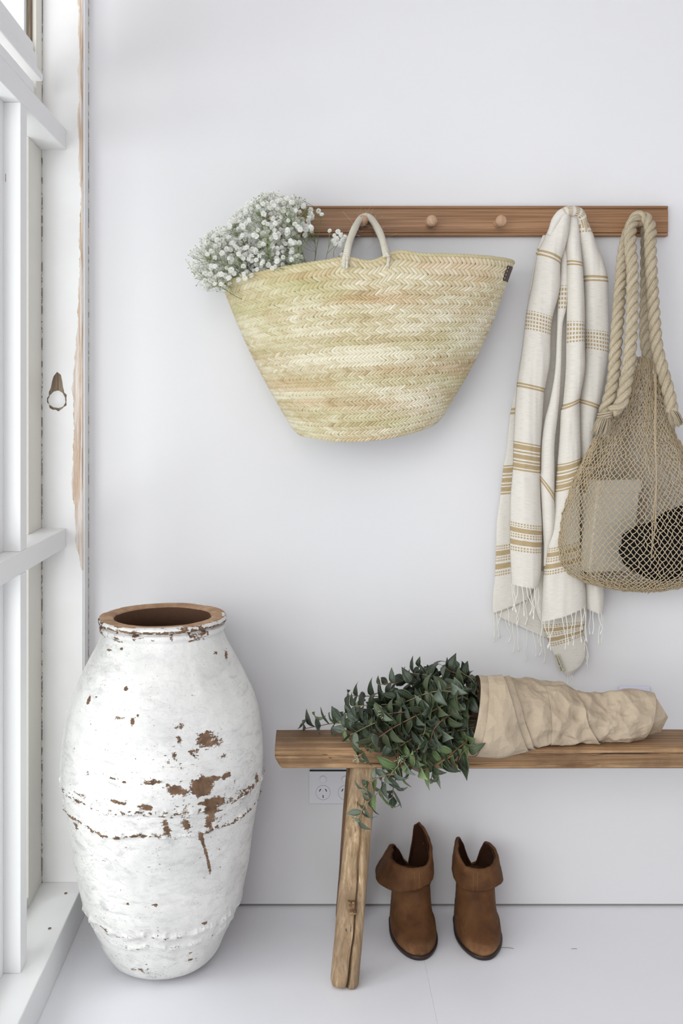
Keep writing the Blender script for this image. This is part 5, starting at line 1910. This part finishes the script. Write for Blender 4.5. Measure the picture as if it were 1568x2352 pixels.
# ------------------------------------------------------------------ boots
def suede_mat(name, k=1.0, light=0.0):
    m = MB(name, 0.72, 0.22)
    o = m.obj()
    n1 = m.noise(o, 16, 5, 0.6)
    sh = m.n('Attribute', attribute_name='scuff').outputs['Fac']
    c = m.ramp(n1, [(0.3, srgb(104 * k, 66 * k, 38 * k)), (0.5, srgb(134 * k, 88 * k, 52 * k)), (0.72, srgb(162 * k, 114 * k, 72 * k))])
    sc = m.math('MULTIPLY', sh, m.ramp(m.noise(o, 45, 5, 0.65), [(0.35, 0.2), (0.6, 1.0)]))
    c = m.mix(sc, c, srgb(160, 118, 82))
    dk = m.ramp(m.noise(o, 30, 4, 0.6), [(0.56, 0.0), (0.72, 0.5)])
    c = m.mix(dk, c, srgb(72, 46, 32))
    h = m.noise(o, 120, 4, 0.6)
    cr = m.noise(m.n('Mapping', {'Vector': o, 'Scale': (14, 30, 90)}).outputs[0], 1.0, 4, 0.6, 1.0)
    return m.out(c, m.bump(h, 0.25, 0.0008, m.bump(cr, 0.25, 0.003)))


M_sued = suede_mat('brown_leather', 0.74)
M_cuff = suede_mat('suede_cuff', 0.71)
M_in = m_plain('boot_lining', srgb(64, 40, 28), 0.9, 0.1, var=0.3)
M_sole = m_plain('dark_sole', srgb(50, 36, 32), 0.45, 0.4, var=0.4, sc=50)
M_zip = m_plain('zip_teeth', srgb(70, 54, 40), 0.5, 0.4)


def boot(name, label, cx, mir, wing, frontz, cuffz, flare):
    """cx lateral centre of the shaft ; mir = +1: high wing on the right"""
    BYc = 2.262
    b = thing(name, label, 'boot', (cx, BYc - 0.03, 0))
    zs = np.concatenate([np.linspace(0.0085, 0.06, 46), np.linspace(0.0615, 0.1125, 38)])
    Fz = lambda z: np.interp(z, [0.008, 0.016, 0.024, 0.031, 0.037, 0.043, 0.050, 0.058, 0.068, 0.080, 0.095, 0.110, 0.128], [0.139, 0.1435, 0.143, 0.139, 0.131, 0.120, 0.107, 0.094, 0.081, 0.070, 0.059, 0.053, 0.050])
    Bz = lambda z: np.interp(z, [0.008, 0.03, 0.06, 0.09, 0.128], [0.050, 0.058, 0.056, 0.047, 0.046])
    Wz = lambda z: np.interp(z, [0.008, 0.02, 0.045, 0.07, 0.10, 0.128], [0.0445, 0.0460, 0.0440, 0.0425, 0.0415, 0.0415])
    n = 120
    th = np.linspace(0, 2 * PI, n, endpoint=False)        # th=0 front (toe, -Y), pi/2 right

    def ring(z, off=0.0, q=1.0):
        Fv, Bv, Wv = Fz(z) + off, Bz(z) + off, Wz(z) + off
        c, s = np.cos(th), np.sin(th)
        L = np.where(c > 0, Fv, Bv)
        e = 0.86
        x = np.sign(s) * np.abs(s) ** e * Wv
        # toe slightly narrower and turned inward
        y = np.sign(c) * np.abs(c) ** (0.80 if z < 0.05 else 0.95) * L
        fw = np.clip(y / 0.14, 0, 1)
        x = x * (1 - 0.06 * fw ** 3 + 0.10 * np.sin(fw * PI) * (z < 0.04)) + mir * 0.004 * fw
        return np.stack([cx + x, BYc - y, np.full(n, z)], -1)
    V = np.stack([ring(z) for z in zs], 1)
    Q = V.reshape(-1, 3)
    w1 = (fbm(Q * np.array([30, 30, 60]), 3, int(cx * 1000)) - 0.5).reshape(n, len(zs))
    cr = np.sin(V[:, :, 2] * 330 + 3 * np.sin(V[:, :, 0] * 60)) * np.exp(-((V[:, :, 2] - 0.052) / 0.016) ** 2)
    cr2 = np.sin(V[:, :, 2] * 260 + 2 * np.sin(V[:, :, 0] * 80 + 1)) * np.exp(-((V[:, :, 2] - 0.10) / 0.02) ** 2)
    V[:, :, 1] -= w1 * 0.004 + cr * 0.0010 + cr2 * 0.0012
    sc = np.clip((0.035 - V[:, :, 2]) / 0.02, 0, 1) * np.clip((BYc - V[:, :, 1] - 0.09) / 0.04, 0, 1) * 0.8
    mk('upper', V.reshape(-1, 3), grid_faces(n, len(zs), True), M_sued, b, True, {'scuff': sc.ravel()})
    # sole: welt + tread, heel block at the back
    r0_, r1_ = ring(0.0095, 0.0035), ring(0.0095, 0.0028)
    S_ = []
    for z, off in ((0.0005, -0.006), (0.0008, 0.0015), (0.004, 0.0035), (0.0090, 0.0038), (0.0102, 0.0022), (0.0104, -0.003)):
        r_ = ring(0.0095, off)
        r_[:, 2] = z
        S_.append(r_)
    S_ = np.stack(S_, 1)
    k_ = S_.shape[1]
    VS = np.vstack([S_.reshape(-1, 3), [[cx, BYc - 0.04, 0.0005]]])
    FS = grid_faces(n, k_, True).tolist() + [[i * k_, n * k_, ((i + 1) % n) * k_] for i in range(n)]
    mk('sole', VS, FS, M_sole, b, True)
    # shaft above, with wings, and the turned-down cuff
    a_ = np.arctan2(np.sin(th), np.cos(th))
    am = a_ * mir
    top = np.interp(am, wing[0], wing[1])
    nz = 26
    sv = np.linspace(0, 1, nz)
    base = ring(0.110)
    ctr = np.array([cx, BYc, 0])
    sh = np.zeros((n, nz, 3))
    lean = np.sin(a_)
    for j, q in enumerate(sv):
        z = 0.110 + (top - 0.110) * q
        out_ = 0.002 + 0.004 * np.sin(PI * q) * 1.0
        dr = base - ctr
        dr[:, 2] = 0
        dr /= np.linalg.norm(dr, axis=1)[:, None]
        p = base + dr * out_
        hgt = np.clip((z - frontz) / 0.05, 0, 2)
        p[:, 0] += -lean * 0.010 * hgt * q
        p[:, 2] = z
        sh[:, j] = p
    q3 = sh.reshape(-1, 3)
    wr_ = (fbm(q3 * 45, 3, 7 + int(cx * 100)) - 0.5).reshape(n, nz)
    sh[:, :, 0] += np.sin(a_)[:, None] * wr_ * 0.010
    sh[:, :, 1] -= np.cos(a_)[:, None] * wr_ * 0.006
    o = mk('shaft', sh.reshape(-1, 3), grid_faces(n, nz, True), [M_in], b, True)
    md = o.modifiers.new('thickness', 'SOLIDIFY'); md.thickness = 0.002
    # cuff
    nc = 30
    cu = np.zeros((n, nc, 3))
    cb_ = cuffz + 0.004 * np.sin(a_ * 2) + np.interp(np.abs(a_), [1.7, 2.3, 2.9, PI], [0, 0.012, 0.004, -0.004])
    wingn = np.clip((top - frontz) / 0.05, 0, 1)
    for j, q in enumerate(np.linspace(0, 1, nc)):
        zt2 = top - 0.0005
        p = sh[:, -1].copy()
        dr = sh[:, -1] - ctr
        dr[:, 2] = 0
        dr /= np.linalg.norm(dr, axis=1)[:, None]
        roll = 0.0045 * math.sin(min(1, q / 0.12) * PI / 2)
        fl_ = flare * q * np.clip(0.35 - mir * np.sin(a_), 0, 1.3)
        # the flap of a tall wing hangs only part of the way
        zb_ = np.minimum(cb_ + wingn * 0.022 * (np.sin(a_) * mir > 0), top - 0.004)
        z = zt2 + (0.0022 * math.sin(min(1, q / 0.12) * PI)) - (zt2 - zb_) * max(0, (q - 0.06) / 0.94)
        # follow the shaft below instead of the leaning wing tip
        w_ = np.clip((zt2 - z) / np.maximum(zt2 - cuffz, 1e-3), 0, 1)
        bx = base + dr * 0.004
        p[:, :2] = p[:, :2] * (1 - w_)[:, None] + bx[:, :2] * w_[:, None]
        p = p + dr * (roll + 0.0015 + fl_ * 1.0)[:, None]
        p[:, 2] = z
        cu[:, j] = p
    q3 = cu.reshape(-1, 3)
    wr_ = (fbm(q3 * 38, 3, 17 + int(cx * 100)) - 0.5).reshape(n, nc)
    cu[:, :, 0] += np.sin(a_)[:, None] * wr_ * 0.007
    cu[:, :, 1] -= np.cos(a_)[:, None] * wr_ * 0.007
    o = mk('cuff', cu.reshape(-1, 3), grid_faces(n, nc, True), [M_cuff], b, True, {'scuff': np.zeros(n * nc)})
    o['label'] = 'folded down suede cuff'
    md = o.modifiers.new('thickness', 'SOLIDIFY'); md.thickness = 0.0018
    # front seam on the cuff (raised, double stitched)
    for q in (0.04, 0.20):
        i0 = int(((q * mir) % (2 * PI)) / (2 * PI) * n)
        C = spline(cu[i0, 3:], 24) + np.array([0, -0.0014, 0])
        V, Fc, st = tube(C, 0.0008, 5)
        mk('seam', V, Fc, M_cuff, o, True, {'scuff': np.full(len(V), 0.5)})
    # zip teeth along the lower wing
    A2_ = Acc()
    for i in range(n):
        if np.sin(a_[i]) * -mir > 0.30:
            p = sh[i, -1] + np.array([0, 0, 0.0012])
            A2_.add(oc * np.array([0.0011, 0.0011, 0.0016]) + p, ocf)
    z_ = A2_.build('zip_teeth', M_zip, b, False)
    z_['kind'] = 'stuff'
    return b


boot('ankle_boot', 'brown suede ankle boot nearer the bench leg, its right cuff side standing tall', at(943, 0, 2.262)[0], 1, ([-PI, -2.95, -2.7, -2.4, -2.0, -1.6, -1.2, 0, 0.6, 0.95, 1.25, 1.6, 2.1, 2.45, 2.85, 3.04, PI], [.112, .122, .146, .161, .167, .164, .155, .153, .155, .164, .182, .196, .206, .211, .200, .150, .112]), 0.153, 0.113, 0.020)
boot('ankle_boot', 'brown suede ankle boot on the right of the pair, with two low cuff wings', at(1091, 0, 2.262)[0], -1, ([-PI, -2.95, -2.75, -2.5, -2.1, -1.6, -1.2, 0, 0.6, 0.95, 1.25, 1.6, 2.0, 2.4, 2.75, 2.98, PI], [.112, .116, .148, .166, .168, .160, .154, .150, .153, .162, .174, .182, .184, .178, .160, .130, .112]), 0.150, 0.108, 0.006)

# tiny bits on the floor
fr = random.Random(9)
for (px, py, ln, an, lab_) in ((1165, 2178, 0.026, -0.15, 'thin straw lying on the floor right of the boots'), (1318, 2180, 0.012, 0.0, 'short dry stalk on the floor far right of the boots')):
    Y = EYE * F / (py - VY)
    p = at(px, py, Y)
    d = np.array([math.cos(an), math.sin(an), 0]) * ln / 2
    V, Fc, st = tube(spline(np.array([p - d + [0, 0, .0006], p + [0, .001, .0009], p + d + [0, 0, .0006]]), 8), 0.0004, 5)
    o = mk('straw_bit', V, Fc, M_twigr, None, True)
    props(o, lab_, 'straw')
